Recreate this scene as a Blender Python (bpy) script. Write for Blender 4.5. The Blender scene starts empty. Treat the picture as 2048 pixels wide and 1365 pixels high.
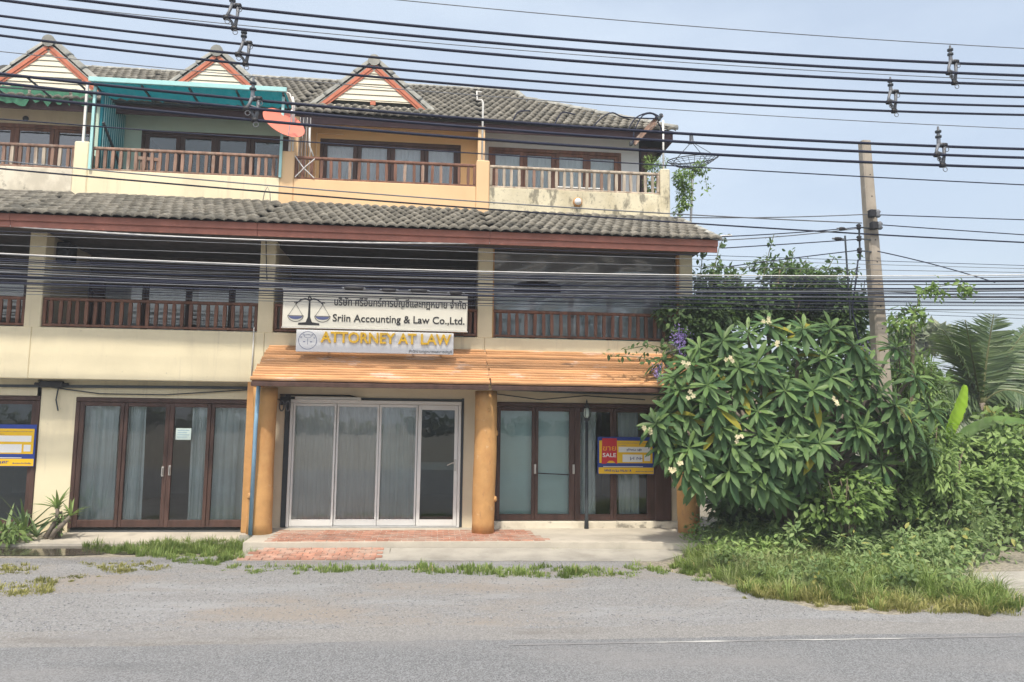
import bpy, math, random
import numpy as np
from mathutils import Vector, Matrix, Euler

SC = bpy.context.scene
COL = SC.collection
R = math.radians
rng = random.Random(7)

# ------------------------------------------------------------------ camera
CAM_Z = 2.15
FPX, W_PX, H_PX = 1538.7, 2048.0, 1365.0
YAW, PITCH, ROLL = R(5.866), R(6.005), R(0.738)
_fw = Vector((math.sin(YAW) * math.cos(PITCH), math.cos(YAW) * math.cos(PITCH), math.sin(PITCH)))
_r0 = Vector((math.cos(YAW), -math.sin(YAW), 0))
_u0 = _r0.cross(_fw)
_rt = math.cos(ROLL) * _r0 + math.sin(ROLL) * _u0
_up = -math.sin(ROLL) * _r0 + math.cos(ROLL) * _u0
cam_data = bpy.data.cameras.new('camera')
cam = bpy.data.objects.new('camera', cam_data)
COL.objects.link(cam)
cam_data.sensor_width = 36.0
cam_data.lens = 36.0 * FPX / W_PX
cam_data.clip_start = 0.05
cam_data.clip_end = 3000
m = Matrix((( _rt.x, _up.x, -_fw.x, 0), (_rt.y, _up.y, -_fw.y, 0), (_rt.z, _up.z, -_fw.z, CAM_Z), (0, 0, 0, 1)))
cam.matrix_world = m
SC.camera = cam

# ------------------------------------------------------------------ world, sun, exposure
SUN_TO = Vector((-0.14, -0.53, 1.0)).normalized()       # towards the sun
sun_el = math.asin(SUN_TO.z)
sun_az = math.atan2(SUN_TO.x, SUN_TO.y)
world = bpy.data.worlds.new('World'); SC.world = world
world.use_nodes = True
nt = world.node_tree; nt.nodes.clear()
o_ = nt.nodes.new('ShaderNodeOutputWorld'); bg = nt.nodes.new('ShaderNodeBackground')
sky = nt.nodes.new('ShaderNodeTexSky'); sky.sky_type = 'NISHITA'; sky.sun_disc = False
sky.sun_elevation = sun_el; sky.sun_rotation = sun_az
sky.air_density = 1.0; sky.dust_density = 6.0; sky.ozone_density = 1.2
tc = nt.nodes.new('ShaderNodeTexCoord')
mp = nt.nodes.new('ShaderNodeMapping'); mp.inputs['Scale'].default_value = (1.0, 1.0, 2.6)
nz = nt.nodes.new('ShaderNodeTexNoise'); nz.inputs['Scale'].default_value = 2.2; nz.inputs['Detail'].default_value = 6; nz.inputs['Roughness'].default_value = .55
rp = nt.nodes.new('ShaderNodeValToRGB')
rp.color_ramp.elements[0].position = .38; rp.color_ramp.elements[0].color = (.42, .42, .42, 1)
rp.color_ramp.elements[1].position = .72; rp.color_ramp.elements[1].color = (.64, .64, .64, 1)
mx = nt.nodes.new('ShaderNodeMix'); mx.data_type = 'RGBA'
mx.inputs['B'].default_value = (4.5, 5.05, 5.55, 1)       # thin bright overcast veil
nt.links.new(tc.outputs['Generated'], mp.inputs['Vector']); nt.links.new(mp.outputs['Vector'], nz.inputs['Vector'])
nt.links.new(nz.outputs['Fac'], rp.inputs['Fac']); nt.links.new(rp.outputs['Color'], mx.inputs['Factor'])
nt.links.new(sky.outputs['Color'], mx.inputs['A']); nt.links.new(mx.outputs['Result'], bg.inputs['Color'])
bg.inputs['Strength'].default_value = 0.15
nt.links.new(bg.outputs['Background'], o_.inputs['Surface'])

sd = bpy.data.lights.new('sun', 'SUN'); sd.energy = 2.75; sd.angle = R(2.5); sd.color = (1.0, .92, .78)
sun = bpy.data.objects.new('sun', sd); COL.objects.link(sun)
sun.location = SUN_TO * 60
sun.rotation_euler = SUN_TO.to_track_quat('Z', 'Y').to_euler()

SC.render.engine = 'CYCLES'
SC.view_settings.view_transform = 'Standard'; SC.view_settings.look = 'None'
SC.view_settings.exposure = 0.56; SC.view_settings.gamma = 1
SC.cycles.max_bounces = 8; SC.cycles.transparent_max_bounces = 24
SC.cycles.use_denoising = True
SC.cycles.caustics_reflective = False; SC.cycles.caustics_refractive = False

# ------------------------------------------------------------------ place helpers (a photo point on a known plane)
def _ray(x, y):
    return _rt * ((x - W_PX / 2) / FPX) - _up * ((y - H_PX / 2) / FPX) + _fw
def wp(x, y, Y):
    d = _ray(x, y); k = Y / d.y
    return Vector((d.x * k, Y, CAM_Z + d.z * k))
def gp(x, y, z=0.0):
    d = _ray(x, y); k = (z - CAM_Z) / d.z
    return Vector((d.x * k, d.y * k, z))

# ------------------------------------------------------------------ object helpers
def wl(o):
    v = Vector((0, 0, 0))
    while o is not None:
        v = v + o.location; o = o.parent
    return v
def tag(o, label=None, cat=None, group=None, kind=None):
    if label: o['label'] = label
    if cat: o['category'] = cat
    if group: o['group'] = group
    if kind: o['kind'] = kind
    return o
def thing(name, loc, label, cat, group=None):
    o = bpy.data.objects.new(name, None); COL.objects.link(o)
    o.empty_display_size = .2
    o.location = loc
    return tag(o, label, cat, group)
def link(name, me, parent=None, loc=None, rot=None):
    o = bpy.data.objects.new(name, me); COL.objects.link(o)
    if parent is not None: o.parent = parent
    if loc is not None:
        o.location = Vector(loc) - (wl(parent) if parent is not None else Vector((0, 0, 0)))
    if rot is not None: o.rotation_euler = rot
    return o

class MB:
    def __init__(s): s.v = []; s.f = []
    def add(s, vs, fs):
        n = len(s.v); s.v += [tuple(p) for p in vs]; s.f += [tuple(i + n for i in f) for f in fs]; return s
    def box(s, x0, x1, y0, y1, z0, z1):
        return s.add([(x0,y0,z0),(x1,y0,z0),(x1,y1,z0),(x0,y1,z0),(x0,y0,z1),(x1,y0,z1),(x1,y1,z1),(x0,y1,z1)],
                     [(0,3,2,1),(4,5,6,7),(0,1,5,4),(1,2,6,5),(2,3,7,6),(3,0,4,7)])
    def bbox(s, x0, x1, y0, y1, z0, z1, b=.01):
        """box with chamfered vertical and horizontal edges"""
        b = min(b, (x1-x0)*.45, (y1-y0)*.45, (z1-z0)*.45)
        vs = []; idx = {}
        X = (x0, x1); Y = (y0, y1); Z = (z0, z1); S = (1, -1)
        for i in (0, 1):
            for j in (0, 1):
                for k in (0, 1):
                    for a in range(3):
                        p = [X[i] + S[i]*b, Y[j] + S[j]*b, Z[k] + S[k]*b]
                        p[a] = (X, Y, Z)[a][(i, j, k)[a]]
                        idx[(i, j, k, a)] = len(vs); vs.append(tuple(p))
        fs = []
        g = lambda i, j, k, a: idx[(i, j, k, a)]
        fs += [(g(0,0,0,2),g(0,1,0,2),g(1,1,0,2),g(1,0,0,2)), (g(0,0,1,2),g(1,0,1,2),g(1,1,1,2),g(0,1,1,2))]
        fs += [(g(0,0,0,1),g(1,0,0,1),g(1,0,1,1),g(0,0,1,1)), (g(0,1,0,1),g(0,1,1,1),g(1,1,1,1),g(1,1,0,1))]
        fs += [(g(0,0,0,0),g(0,0,1,0),g(0,1,1,0),g(0,1,0,0)), (g(1,0,0,0),g(1,1,0,0),g(1,1,1,0),g(1,0,1,0))]
        for k in (0, 1):
            for j in (0, 1): fs.append((g(0,j,k,1),g(1,j,k,1),g(1,j,k,2),g(0,j,k,2)))
            for i in (0, 1): fs.append((g(i,0,k,0),g(i,1,k,0),g(i,1,k,2),g(i,0,k,2)))
        for i in (0, 1):
            for j in (0, 1):
                fs.append((g(i,j,0,0),g(i,j,1,0),g(i,j,1,1),g(i,j,0,1)))
                for k in (0, 1): fs.append((g(i,j,k,0),g(i,j,k,1),g(i,j,k,2)))
        return s.add(vs, fs)
    def poly(s, pts): return s.add(pts, [tuple(range(len(pts)))])
    def slab(s, pts, dz):
        """polygon (list of 3d points, counter-clockwise from above) given thickness dz downwards"""
        n = len(pts); lo = [(p[0], p[1], p[2] - dz) for p in pts]
        return s.add(list(pts) + lo, [tuple(range(n)), tuple(range(2*n-1, n-1, -1))] + [(i, n+i, n+(i+1) % n, (i+1) % n) for i in range(n)])
    def bar(s, p, q, w, h=None, up=(0, 0, 1)):
        h = h or w; p = Vector(p); q = Vector(q); d = (q - p).normalized(); u = Vector(up)
        if abs(d.dot(u)) > .98: u = Vector((0, 1, 0))
        a = d.cross(u).normalized(); b = a.cross(d).normalized()
        vs = []
        for e in (p, q):
            for (i, j) in ((-1,-1),(1,-1),(1,1),(-1,1)): vs.append(e + a*(i*w/2) + b*(j*h/2))
        return s.add(vs, [(3,2,1,0),(4,5,6,7),(0,1,5,4),(1,2,6,5),(2,3,7,6),(3,0,4,7)])
    def tube(s, pts, r, n=8, cap=True):
        pts = [Vector(p) for p in pts]; rs = r if isinstance(r, (list, tuple)) else [r]*len(pts)
        prev = None; vs = []; fs = []
        for i, p in enumerate(pts):
            t = (pts[min(i+1, len(pts)-1)] - pts[max(i-1, 0)]).normalized()
            if prev is None:
                u = Vector((0, 0, 1)) if abs(t.z) < .9 else Vector((1, 0, 0))
                a = t.cross(u).normalized()
            else:
                a = (prev - t * prev.dot(t)).normalized()
            prev = a; b = t.cross(a)
            for k in range(n):
                an = 2*math.pi*k/n; vs.append(p + (a*math.cos(an) + b*math.sin(an))*rs[i])
        for i in range(len(pts)-1):
            for k in range(n):
                fs.append((i*n+k, i*n+(k+1) % n, (i+1)*n+(k+1) % n, (i+1)*n+k))
        if cap:
            fs.append(tuple(range(n-1, -1, -1))); fs.append(tuple((len(pts)-1)*n+k for k in range(n)))
        return s.add(vs, fs)
    def lathe(s, c, prof, n=16, axis=(0, 0, 1)):
        """prof: list of (radius, height along axis)"""
        ax = Vector(axis).normalized(); u = Vector((1, 0, 0)) if abs(ax.x) < .8 else Vector((0, 1, 0))
        a = ax.cross(u).normalized(); b = ax.cross(a); c = Vector(c); vs = []; fs = []
        for (r, h) in prof:
            for k in range(n):
                an = 2*math.pi*k/n; vs.append(c + ax*h + (a*math.cos(an) + b*math.sin(an))*r)
        for i in range(len(prof)-1):
            for k in range(n): fs.append((i*n+k, i*n+(k+1) % n, (i+1)*n+(k+1) % n, (i+1)*n+k))
        fs.append(tuple(range(n-1, -1, -1))); fs.append(tuple((len(prof)-1)*n+k for k in range(n)))
        return s.add(vs, fs)
    def mesh(s, name, mat, off=(0, 0, 0), smooth=False):
        me = bpy.data.meshes.new(name)
        ox, oy, oz = off
        me.from_pydata([(x-ox, y-oy, z-oz) for (x, y, z) in s.v], [], s.f)
        me.materials.append(mat)
        if smooth: me.polygons.foreach_set('use_smooth', [True]*len(me.polygons))
        me.update()
        return me
    def build(s, name, mat, parent=None, smooth=False):
        o = bpy.data.objects.new(name, s.mesh(name, mat, wl(parent) if parent is not None else (0, 0, 0), smooth))
        COL.objects.link(o)
        if parent is not None: o.parent = parent
        return o

def np_mesh(name, V, F, mat, smooth=False, off=(0, 0, 0), quads=False):
    """V (n,3) float, F (m,3 or 4) int"""
    me = bpy.data.meshes.new(name)
    V = np.asarray(V, np.float32) - np.asarray(off, np.float32); F = np.asarray(F, np.int32)
    k = F.shape[1]
    me.vertices.add(len(V)); me.vertices.foreach_set('co', V.ravel())
    me.loops.add(F.size); me.loops.foreach_set('vertex_index', F.ravel())
    me.polygons.add(len(F)); me.polygons.foreach_set('loop_start', np.arange(0, F.size, k, dtype=np.int32))
    me.update(calc_edges=True)
    me.materials.append(mat)
    if smooth: me.polygons.foreach_set('use_smooth', np.ones(len(F), bool))
    me.validate()
    return me

# ------------------------------------------------------------------ materials
def _mixc(nt, a, b, fac, mode='MIX'):
    n = nt.nodes.new('ShaderNodeMix'); n.data_type = 'RGBA'; n.blend_type = mode
    for key, v in (('A', a), ('B', b), ('Factor', fac)):
        if isinstance(v, (tuple, list)): n.inputs[key].default_value = (*v[:3], 1)
        elif isinstance(v, (int, float)): n.inputs[key].default_value = v
        else: nt.links.new(v, n.inputs[key])
    return n.outputs['Result']
def _noise(nt, vec, scale, detail=4, rough=.55, stretch=None):
    if stretch:
        mp = nt.nodes.new('ShaderNodeMapping'); mp.inputs['Scale'].default_value = stretch
        nt.links.new(vec, mp.inputs['Vector']); vec = mp.outputs['Vector']
    n = nt.nodes.new('ShaderNodeTexNoise'); n.inputs['Scale'].default_value = scale
    n.inputs['Detail'].default_value = detail; n.inputs['Roughness'].default_value = rough
    nt.links.new(vec, n.inputs['Vector']); return n.outputs['Fac']
def _ramp(nt, f, a, b):
    n = nt.nodes.new('ShaderNodeMapRange'); n.inputs['From Min'].default_value = a; n.inputs['From Max'].default_value = b
    n.interpolation_type = 'SMOOTHSTEP'; nt.links.new(f, n.inputs['Value']); return n.outputs['Result']
def M(name, col, rough=.7, var=.12, scale=3.0, bump=0.0, bscale=80, spec=.3, metal=0.0, rnd=0.0, dirts=(), stretch=None, bstretch=None, translucent=0.0, emit=None):
    """dirts: (colour, noise scale, low, high, amount, stretch)"""
    mt = bpy.data.materials.new(name); mt.use_nodes = True
    nt = mt.node_tree; bs = nt.nodes['Principled BSDF']
    geo = nt.nodes.new('ShaderNodeNewGeometry'); pos = geo.outputs['Position']
    f = _noise(nt, pos, scale, 5, .6, stretch)
    lo = tuple(c*(1-var) for c in col); hi = tuple(min(1, c*(1+var)) for c in col)
    c = _mixc(nt, lo, hi, _ramp(nt, f, .3, .7))
    if rnd:
        oi = nt.nodes.new('ShaderNodeObjectInfo')
        ad = nt.nodes.new('ShaderNodeMath'); ad.operation = 'ADD'
        nt.links.new(oi.outputs['Random'], ad.inputs[0]); nt.links.new(geo.outputs['Random Per Island'], ad.inputs[1])
        fr = nt.nodes.new('ShaderNodeMath'); fr.operation = 'FRACT'; nt.links.new(ad.outputs[0], fr.inputs[0])
        mr = nt.nodes.new('ShaderNodeMapRange'); mr.inputs['To Min'].default_value = 1-rnd; mr.inputs['To Max'].default_value = 1+rnd
        nt.links.new(fr.outputs[0], mr.inputs['Value'])
        hs = nt.nodes.new('ShaderNodeHueSaturation'); nt.links.new(c, hs.inputs['Color']); nt.links.new(mr.outputs['Result'], hs.inputs['Value'])
        c = hs.outputs['Color']
    for (dc, ds, a, b, am, st) in dirts:
        df = _ramp(nt, _noise(nt, pos, ds, 6, .65, st), a, b)
        mu = nt.nodes.new('ShaderNodeMath'); mu.operation = 'MULTIPLY'; mu.inputs[1].default_value = am
        nt.links.new(df, mu.inputs[0]); c = _mixc(nt, c, dc, mu.outputs[0])
    nt.links.new(c, bs.inputs['Base Color'])
    bs.inputs['Roughness'].default_value = rough; bs.inputs['Metallic'].default_value = metal
    bs.inputs['Specular IOR Level'].default_value = spec
    if bump:
        bn = nt.nodes.new('ShaderNodeBump'); bn.inputs['Strength'].default_value = 1.0; bn.inputs['Distance'].default_value = bump
        nt.links.new(_noise(nt, pos, bscale, 4, .6, bstretch), bn.inputs['Height']); nt.links.new(bn.outputs['Normal'], bs.inputs['Normal'])
    if translucent:
        out = nt.nodes['Material Output']
        tr = nt.nodes.new('ShaderNodeBsdfTranslucent'); nt.links.new(c, tr.inputs['Color'])
        ms = nt.nodes.new('ShaderNodeMixShader'); ms.inputs['Fac'].default_value = translucent
        nt.links.new(bs.outputs['BSDF'], ms.inputs[1]); nt.links.new(tr.outputs['BSDF'], ms.inputs[2])
        nt.links.new(ms.outputs['Shader'], out.inputs['Surface'])
    return mt
def glass(name, tint=(.8, .88, .88), ior=1.6, rough=.01, wob=.0, film=0.0):
    mt = bpy.data.materials.new(name); mt.use_nodes = True
    nt = mt.node_tree; nt.nodes.remove(nt.nodes['Principled BSDF']); out = nt.nodes['Material Output']
    t = nt.nodes.new('ShaderNodeBsdfTransparent'); t.inputs['Color'].default_value = (*tint, 1)
    g = nt.nodes.new('ShaderNodeBsdfGlossy'); g.inputs['Roughness'].default_value = rough
    fr = nt.nodes.new('ShaderNodeFresnel'); fr.inputs['IOR'].default_value = ior
    ms = nt.nodes.new('ShaderNodeMixShader')
    if wob:
        geo = nt.nodes.new('ShaderNodeNewGeometry')
        bn = nt.nodes.new('ShaderNodeBump'); bn.inputs['Distance'].default_value = wob
        nt.links.new(_noise(nt, geo.outputs['Position'], 2.2, 3, .5), bn.inputs['Height'])
        nt.links.new(bn.outputs['Normal'], g.inputs['Normal']); nt.links.new(bn.outputs['Normal'], fr.inputs['Normal'])
    nt.links.new(fr.outputs['Fac'], ms.inputs['Fac']); nt.links.new(t.outputs['BSDF'], ms.inputs[1]); nt.links.new(g.outputs['BSDF'], ms.inputs[2])
    res = ms.outputs['Shader']
    if film:
        df = nt.nodes.new('ShaderNodeBsdfDiffuse'); df.inputs['Color'].default_value = (.7, .74, .78, 1)
        m2 = nt.nodes.new('ShaderNodeMixShader'); m2.inputs['Fac'].default_value = film
        nt.links.new(res, m2.inputs[1]); nt.links.new(df.outputs['BSDF'], m2.inputs[2]); res = m2.outputs['Shader']
    nt.links.new(res, out.inputs['Surface'])
    return mt
def leafmat(name, c0, c1, rough=.45, trans=.3, spec=.4, tip=None):
    mt = bpy.data.materials.new(name); mt.use_nodes = True
    nt = mt.node_tree; bs = nt.nodes['Principled BSDF']; out = nt.nodes['Material Output']
    geo = nt.nodes.new('ShaderNodeNewGeometry'); oi = nt.nodes.new('ShaderNodeObjectInfo')
    ad = nt.nodes.new('ShaderNodeMath'); ad.operation = 'ADD'
    nt.links.new(oi.outputs['Random'], ad.inputs[0]); nt.links.new(geo.outputs['Random Per Island'], ad.inputs[1])
    fr = nt.nodes.new('ShaderNodeMath'); fr.operation = 'FRACT'; nt.links.new(ad.outputs[0], fr.inputs[0])
    c = _mixc(nt, c0, c1, fr.outputs[0])
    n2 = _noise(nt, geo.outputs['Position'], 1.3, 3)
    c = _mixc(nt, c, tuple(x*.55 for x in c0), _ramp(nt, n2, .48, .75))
    if tip:
        gt = nt.nodes.new('ShaderNodeMath'); gt.operation = 'GREATER_THAN'; gt.inputs[1].default_value = .978
        nt.links.new(fr.outputs[0], gt.inputs[0]); c = _mixc(nt, c, tip, gt.outputs[0])
    nt.links.new(c, bs.inputs['Base Color']); bs.inputs['Roughness'].default_value = rough; bs.inputs['Specular IOR Level'].default_value = spec
    tr = nt.nodes.new('ShaderNodeBsdfTranslucent'); nt.links.new(_mixc(nt, c, (.25, .4, .04), .25), tr.inputs['Color'])
    ms = nt.nodes.new('ShaderNodeMixShader'); ms.inputs['Fac'].default_value = trans
    nt.links.new(bs.outputs['BSDF'], ms.inputs[1]); nt.links.new(tr.outputs['BSDF'], ms.inputs[2])
    nt.links.new(ms.outputs['Shader'], out.inputs['Surface'])
    return mt

MT = {}
GRIME = (.09, .085, .07)
MT['cream'] = M('cream_paint', (.80, .71, .50), .8, .06, .7, .002, 40, dirts=[((.50, .43, .31), 1.1, .50, .75, .4, (1, 1, .35)), ((.42, .36, .27), 7, .56, .72, .3, (1, 1, .06)), ((.30, .27, .22), 16, .66, .74, .4, None)])
MT['cream_dirty'] = M('stained_cream_paint', (.66, .60, .44), .85, .10, 1.2, .003, 40,
    dirts=[((.46, .40, .26), 1.8, .42, .62, .6, (1, 1, .6)), (GRIME, 4.5, .53, .64, .7, (1, 1, .45)), ((.3, .27, .2), 14, .54, .66, .6, None)])
MT['cream_mould'] = M('mouldy_cream_paint', (.68, .63, .52), .85, .08, 1.0, .003, 40,
    dirts=[((.42, .38, .30), 1.6, .46, .66, .55, (1, 1, .7)), (GRIME, 3.0, .55, .66, .65, None)])
MT['peach'] = M('peach_paint', (.74, .51, .29), .75, .05, .8, .002, 40, dirts=[((.62, .40, .2), 1.5, .55, .8, .3, (1, 1, .4))])
MT['peach_wall'] = M('orange_wall_paint', (.80, .52, .25), .75, .05, .8, .002, 40)
MT['green_wall'] = M('pale_green_wall_paint', (.52, .66, .56), .8, .06, 1, .002, 40)
MT['white_wall'] = M('grey_white_wall_paint', (.66, .67, .68), .8, .05, 1, .002, 40, dirts=[((.4, .4, .4), 2, .6, .8, .3, None)])
MT['beige_wall'] = M('beige_wall_paint', (.68, .59, .44), .8, .07, 1.1, .002, 40, dirts=[((.36, .3, .22), 1.6, .55, .8, .35, (1, 1, .4))])
MT['inside'] = M('interior_plaster', (.52, .50, .46), .9, .05)
MT['inside_dark'] = M('dark_interior', (.10, .10, .10), .9, .05)
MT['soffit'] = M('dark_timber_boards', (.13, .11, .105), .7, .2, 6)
MT['wood'] = M('red_brown_timber', (.17, .082, .055), .55, .3, 9, .0015, 60, dirts=[((.26, .19, .14), 3, .55, .75, .4, (1, 1, .3))], stretch=(1, 1, .2), rnd=.12)
MT['wood_dark'] = M('dark_brown_timber', (.075, .042, .034), .5, .25, 8, .001, 60, stretch=(1, 1, .2), rnd=.1)
MT['wood_grey'] = M('weathered_grey_timber', (.40, .34, .27), .75, .3, 10, .002, 60, dirts=[((.2, .13, .1), 6, .52, .66, .6, (1, 1, .25))], stretch=(1, 1, .2), rnd=.15)
MT['wood_rail3'] = M('faded_brown_timber', (.25, .155, .115), .7, .3, 10, .002, 60, dirts=[((.42, .36, .3), 5, .52, .66, .5, (1, 1, .3))], stretch=(1, 1, .2), rnd=.18)
MT['fascia'] = M('red_brown_fascia_paint', (.37, .15, .11), .6, .14, 3, .001, 30, dirts=[((.2, .09, .07), 2, .5, .75, .5, (.4, 1, 1)), ((.45, .3, .25), 6, .66, .8, .4, (.3, 1, 1))])
MT['fascia_dark'] = M('dark_purple_brown_fascia', (.075, .04, .042), .6, .15, 3)
MT['barge'] = M('orange_red_barge_paint', (.52, .17, .10), .6, .12, 4, dirts=[((.3, .12, .08), 5, .6, .8, .5, None)])
TILE = (.175, .163, .138)
MT['tile'] = M('weathered_concrete_roof_tile', TILE, .85, .22, 6, .004, 70, rnd=.26,
    dirts=[((.09, .09, .08), 1.3, .48, .70, .6, None), ((.36, .34, .28), 9, .55, .70, .55, None), ((.05, .05, .045), 11, .57, .70, .65, None)])
MT['cap'] = M('weathered_ridge_tile', (.30, .30, .275), .85, .18, 5, .004, 50, rnd=.16, dirts=[((.14, .14, .13), 4, .52, .75, .6, None), ((.45, .44, .4), 10, .62, .75, .4, None)])
MT['soffit_bounce'] = M('added_bounce_board', (.62, .60, .56), .8, .08, 2)  # pale tone for the added board that bounces light under the eave
MT['deck'] = M('roof_deck', (.05, .05, .045), .9, .1)
MT['siding'] = M('cream_siding', (.74, .69, .56), .75, .05, 1, rnd=.04, dirts=[((.5, .42, .3), 2.5, .58, .8, .35, (.3, 1, 1))])
MT['alu'] = M('white_aluminium', (.70, .70, .69), .4, .04, 2, spec=.5, dirts=[((.45, .43, .4), 3, .6, .8, .35, None)])
MT['glass'] = glass('window_glass', (.94, .98, .98), 1.65, .01, .0015)
MT['glass_slide'] = glass('sliding_door_glass', (.98, .99, .99), 1.85, .01, .001)
MT['glass_clear'] = glass('clear_window_glass', (.98, .99, .99), 1.6, .01, .001)
MT['glass_dark'] = glass('tinted_glass', (.55, .65, .68), 1.8, .01, .0015)
MT['glass_mirror'] = glass('upper_window_glass', (.80, .88, .92), 2.7, .015, .002)
MT['plastic_sheet'] = glass('clear_plastic_sheet', (.62, .70, .74), 2.0, .16, .012, .24)
MT['curtain'] = M('pale_teal_curtain', (.80, .90, .90), .9, .08, 2, translucent=.3)
MT['curtain_blue'] = M('pale_blue_curtain', (.82, .88, .92), .9, .08, 2, translucent=.3)
MT['sheer'] = M('grey_green_sheer_curtain', (.88, .89, .86), .9, .06, 2, translucent=.25)
MT['frost'] = M('frosted_film', (.50, .76, .74), .5, .05, 2, translucent=.2)
MT['orange_col'] = M('orange_column_paint', (.55, .31, .125), .75, .12, 2.5, .006, 14, spec=.2, dirts=[((.45, .21, .08), 2.2, .45, .68, .6, (1, 1, .5)), ((.30, .17, .09), 7, .58, .70, .5, (1, 1, .4)), ((.66, .50, .34), 9, .62, .70, .5, None)])
MT['slat'] = M('orange_canopy_slat', (.64, .35, .17), .75, .20, 3, .003, 40, rnd=.12, stretch=(.3, 1, 1),
    dirts=[((.55, .22, .08), 3, .5, .75, .45, (.25, 1, 1)), ((.72, .56, .46), 3.2, .57, .67, .7, (.35, 1, 1)), ((.16, .10, .07), 5, .62, .71, .7, (.3, 1, 1))])
MT['black'] = M('black_rubber', (.022, .022, .026), .5, .1)
MT['cable_thick'] = M('black_insulated_cable', (.020, .024, .048), .65, .1, spec=.2)
MT['cable_grey'] = M('grey_faded_cable', (.13, .14, .16), .5, .2, 5, spec=.5)
MT['cable_pale'] = M('pale_cable', (.62, .62, .62), .5, .1)
MT['galv'] = M('galvanised_steel', (.50, .51, .52), .4, .1, 6, metal=.6)
MT['pvc_white'] = M('white_pvc', (.74, .73, .70), .45, .06)
MT['pvc_blue'] = M('blue_pvc', (.22, .38, .52), .45, .12, 3, dirts=[((.5, .55, .56), 4, .6, .8, .4, None)])
MT['teal_metal'] = M('teal_sheet', (.01, .25, .31), .5, .10, 1.5, translucent=.20)
MT['teal_frame'] = M('pale_teal_frame_paint', (.38, .66, .66), .5, .06)
MT['steel_dark'] = M('dark_steel_tube', (.05, .06, .07), .5, .1)
MT['net'] = M('torn_green_net', (.10, .32, .20), .8, .2, 5, translucent=.35)
MT['pink'] = M('faded_red_dish_paint', (.72, .20, .14), .55, .06, 2, spec=.3)
MT['white'] = M('white_print', (.78, .78, .78), .6, .02)
MT['sign_white'] = M('off_white_sign_board', (.76, .74, .66), .5, .04, 1.2, dirts=[((.55, .5, .42), 2.5, .6, .85, .3, (1, 1, .4))])
MT['sign_grey'] = M('pale_grey_sign_board', (.70, .71, .73), .4, .03)
MT['ink'] = M('dark_ink', (.03, .03, .035), .6, .05)
MT['navy'] = M('navy_ink', (.10, .12, .25), .6, .05)
MT['yellow_letter'] = M('yellow_letter', (.82, .50, .04), .45, .08, 6)
MT['gold_side'] = M('letter_side', (.48, .27, .03), .6, .08)
MT['sale_yellow'] = M('yellow_print', (.80, .50, .02), .5, .03)
MT['sale_blue'] = M('blue_print', (.02, .05, .26), .5, .03)
MT['sale_red'] = M('red_print', (.55, .03, .04), .5, .04)
MT['sale_orange'] = M('orange_print', (.80, .33, .03), .5, .03)
MT['paper'] = M('paper', (.62, .74, .70), .8, .03)
MT['chrome'] = M('worn_chrome', (.55, .53, .50), .3, .1, metal=.8)
MT['concrete'] = M('weathered_concrete', (.36, .34, .30), .9, .14, 2.2, .004, 45, dirts=[((.2, .19, .16), 1.4, .52, .75, .5, None), ((.47, .45, .4), 7, .6, .75, .4, None)])
MT['concrete_pale'] = M('pale_concrete', (.50, .46, .39), .9, .12, 1.7, .004, 45, dirts=[((.26, .24, .2), 2, .55, .75, .5, None)])
MT['pole'] = M('pole_concrete', (.37, .325, .27), .9, .12, 3, .003, 50, dirts=[((.2, .18, .16), 2.5, .52, .75, .55, (1, 1, .35)), ((.5, .46, .4), 6, .6, .75, .4, None)])
MT['brick'] = M('red_paving_brick', (.40, .205, .145), .85, .2, 6, .003, 60, rnd=.2, dirts=[((.44, .36, .30), 2.4, .42, .66, .6, None), ((.22, .13, .1), 6, .6, .75, .4, None)])
MT['bark'] = M('grey_bark', (.20, .17, .14), .9, .25, 8, .006, 30)
MT['stem'] = M('green_brown_stem', (.14, .15, .07), .8, .25, 8)
MT['terracotta'] = M('terracotta', (.30, .16, .09), .8, .15, 4)
MT['lime'] = M('lime_leaf', (.38, .62, .05), .5, .08, 3, translucent=.45)

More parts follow.
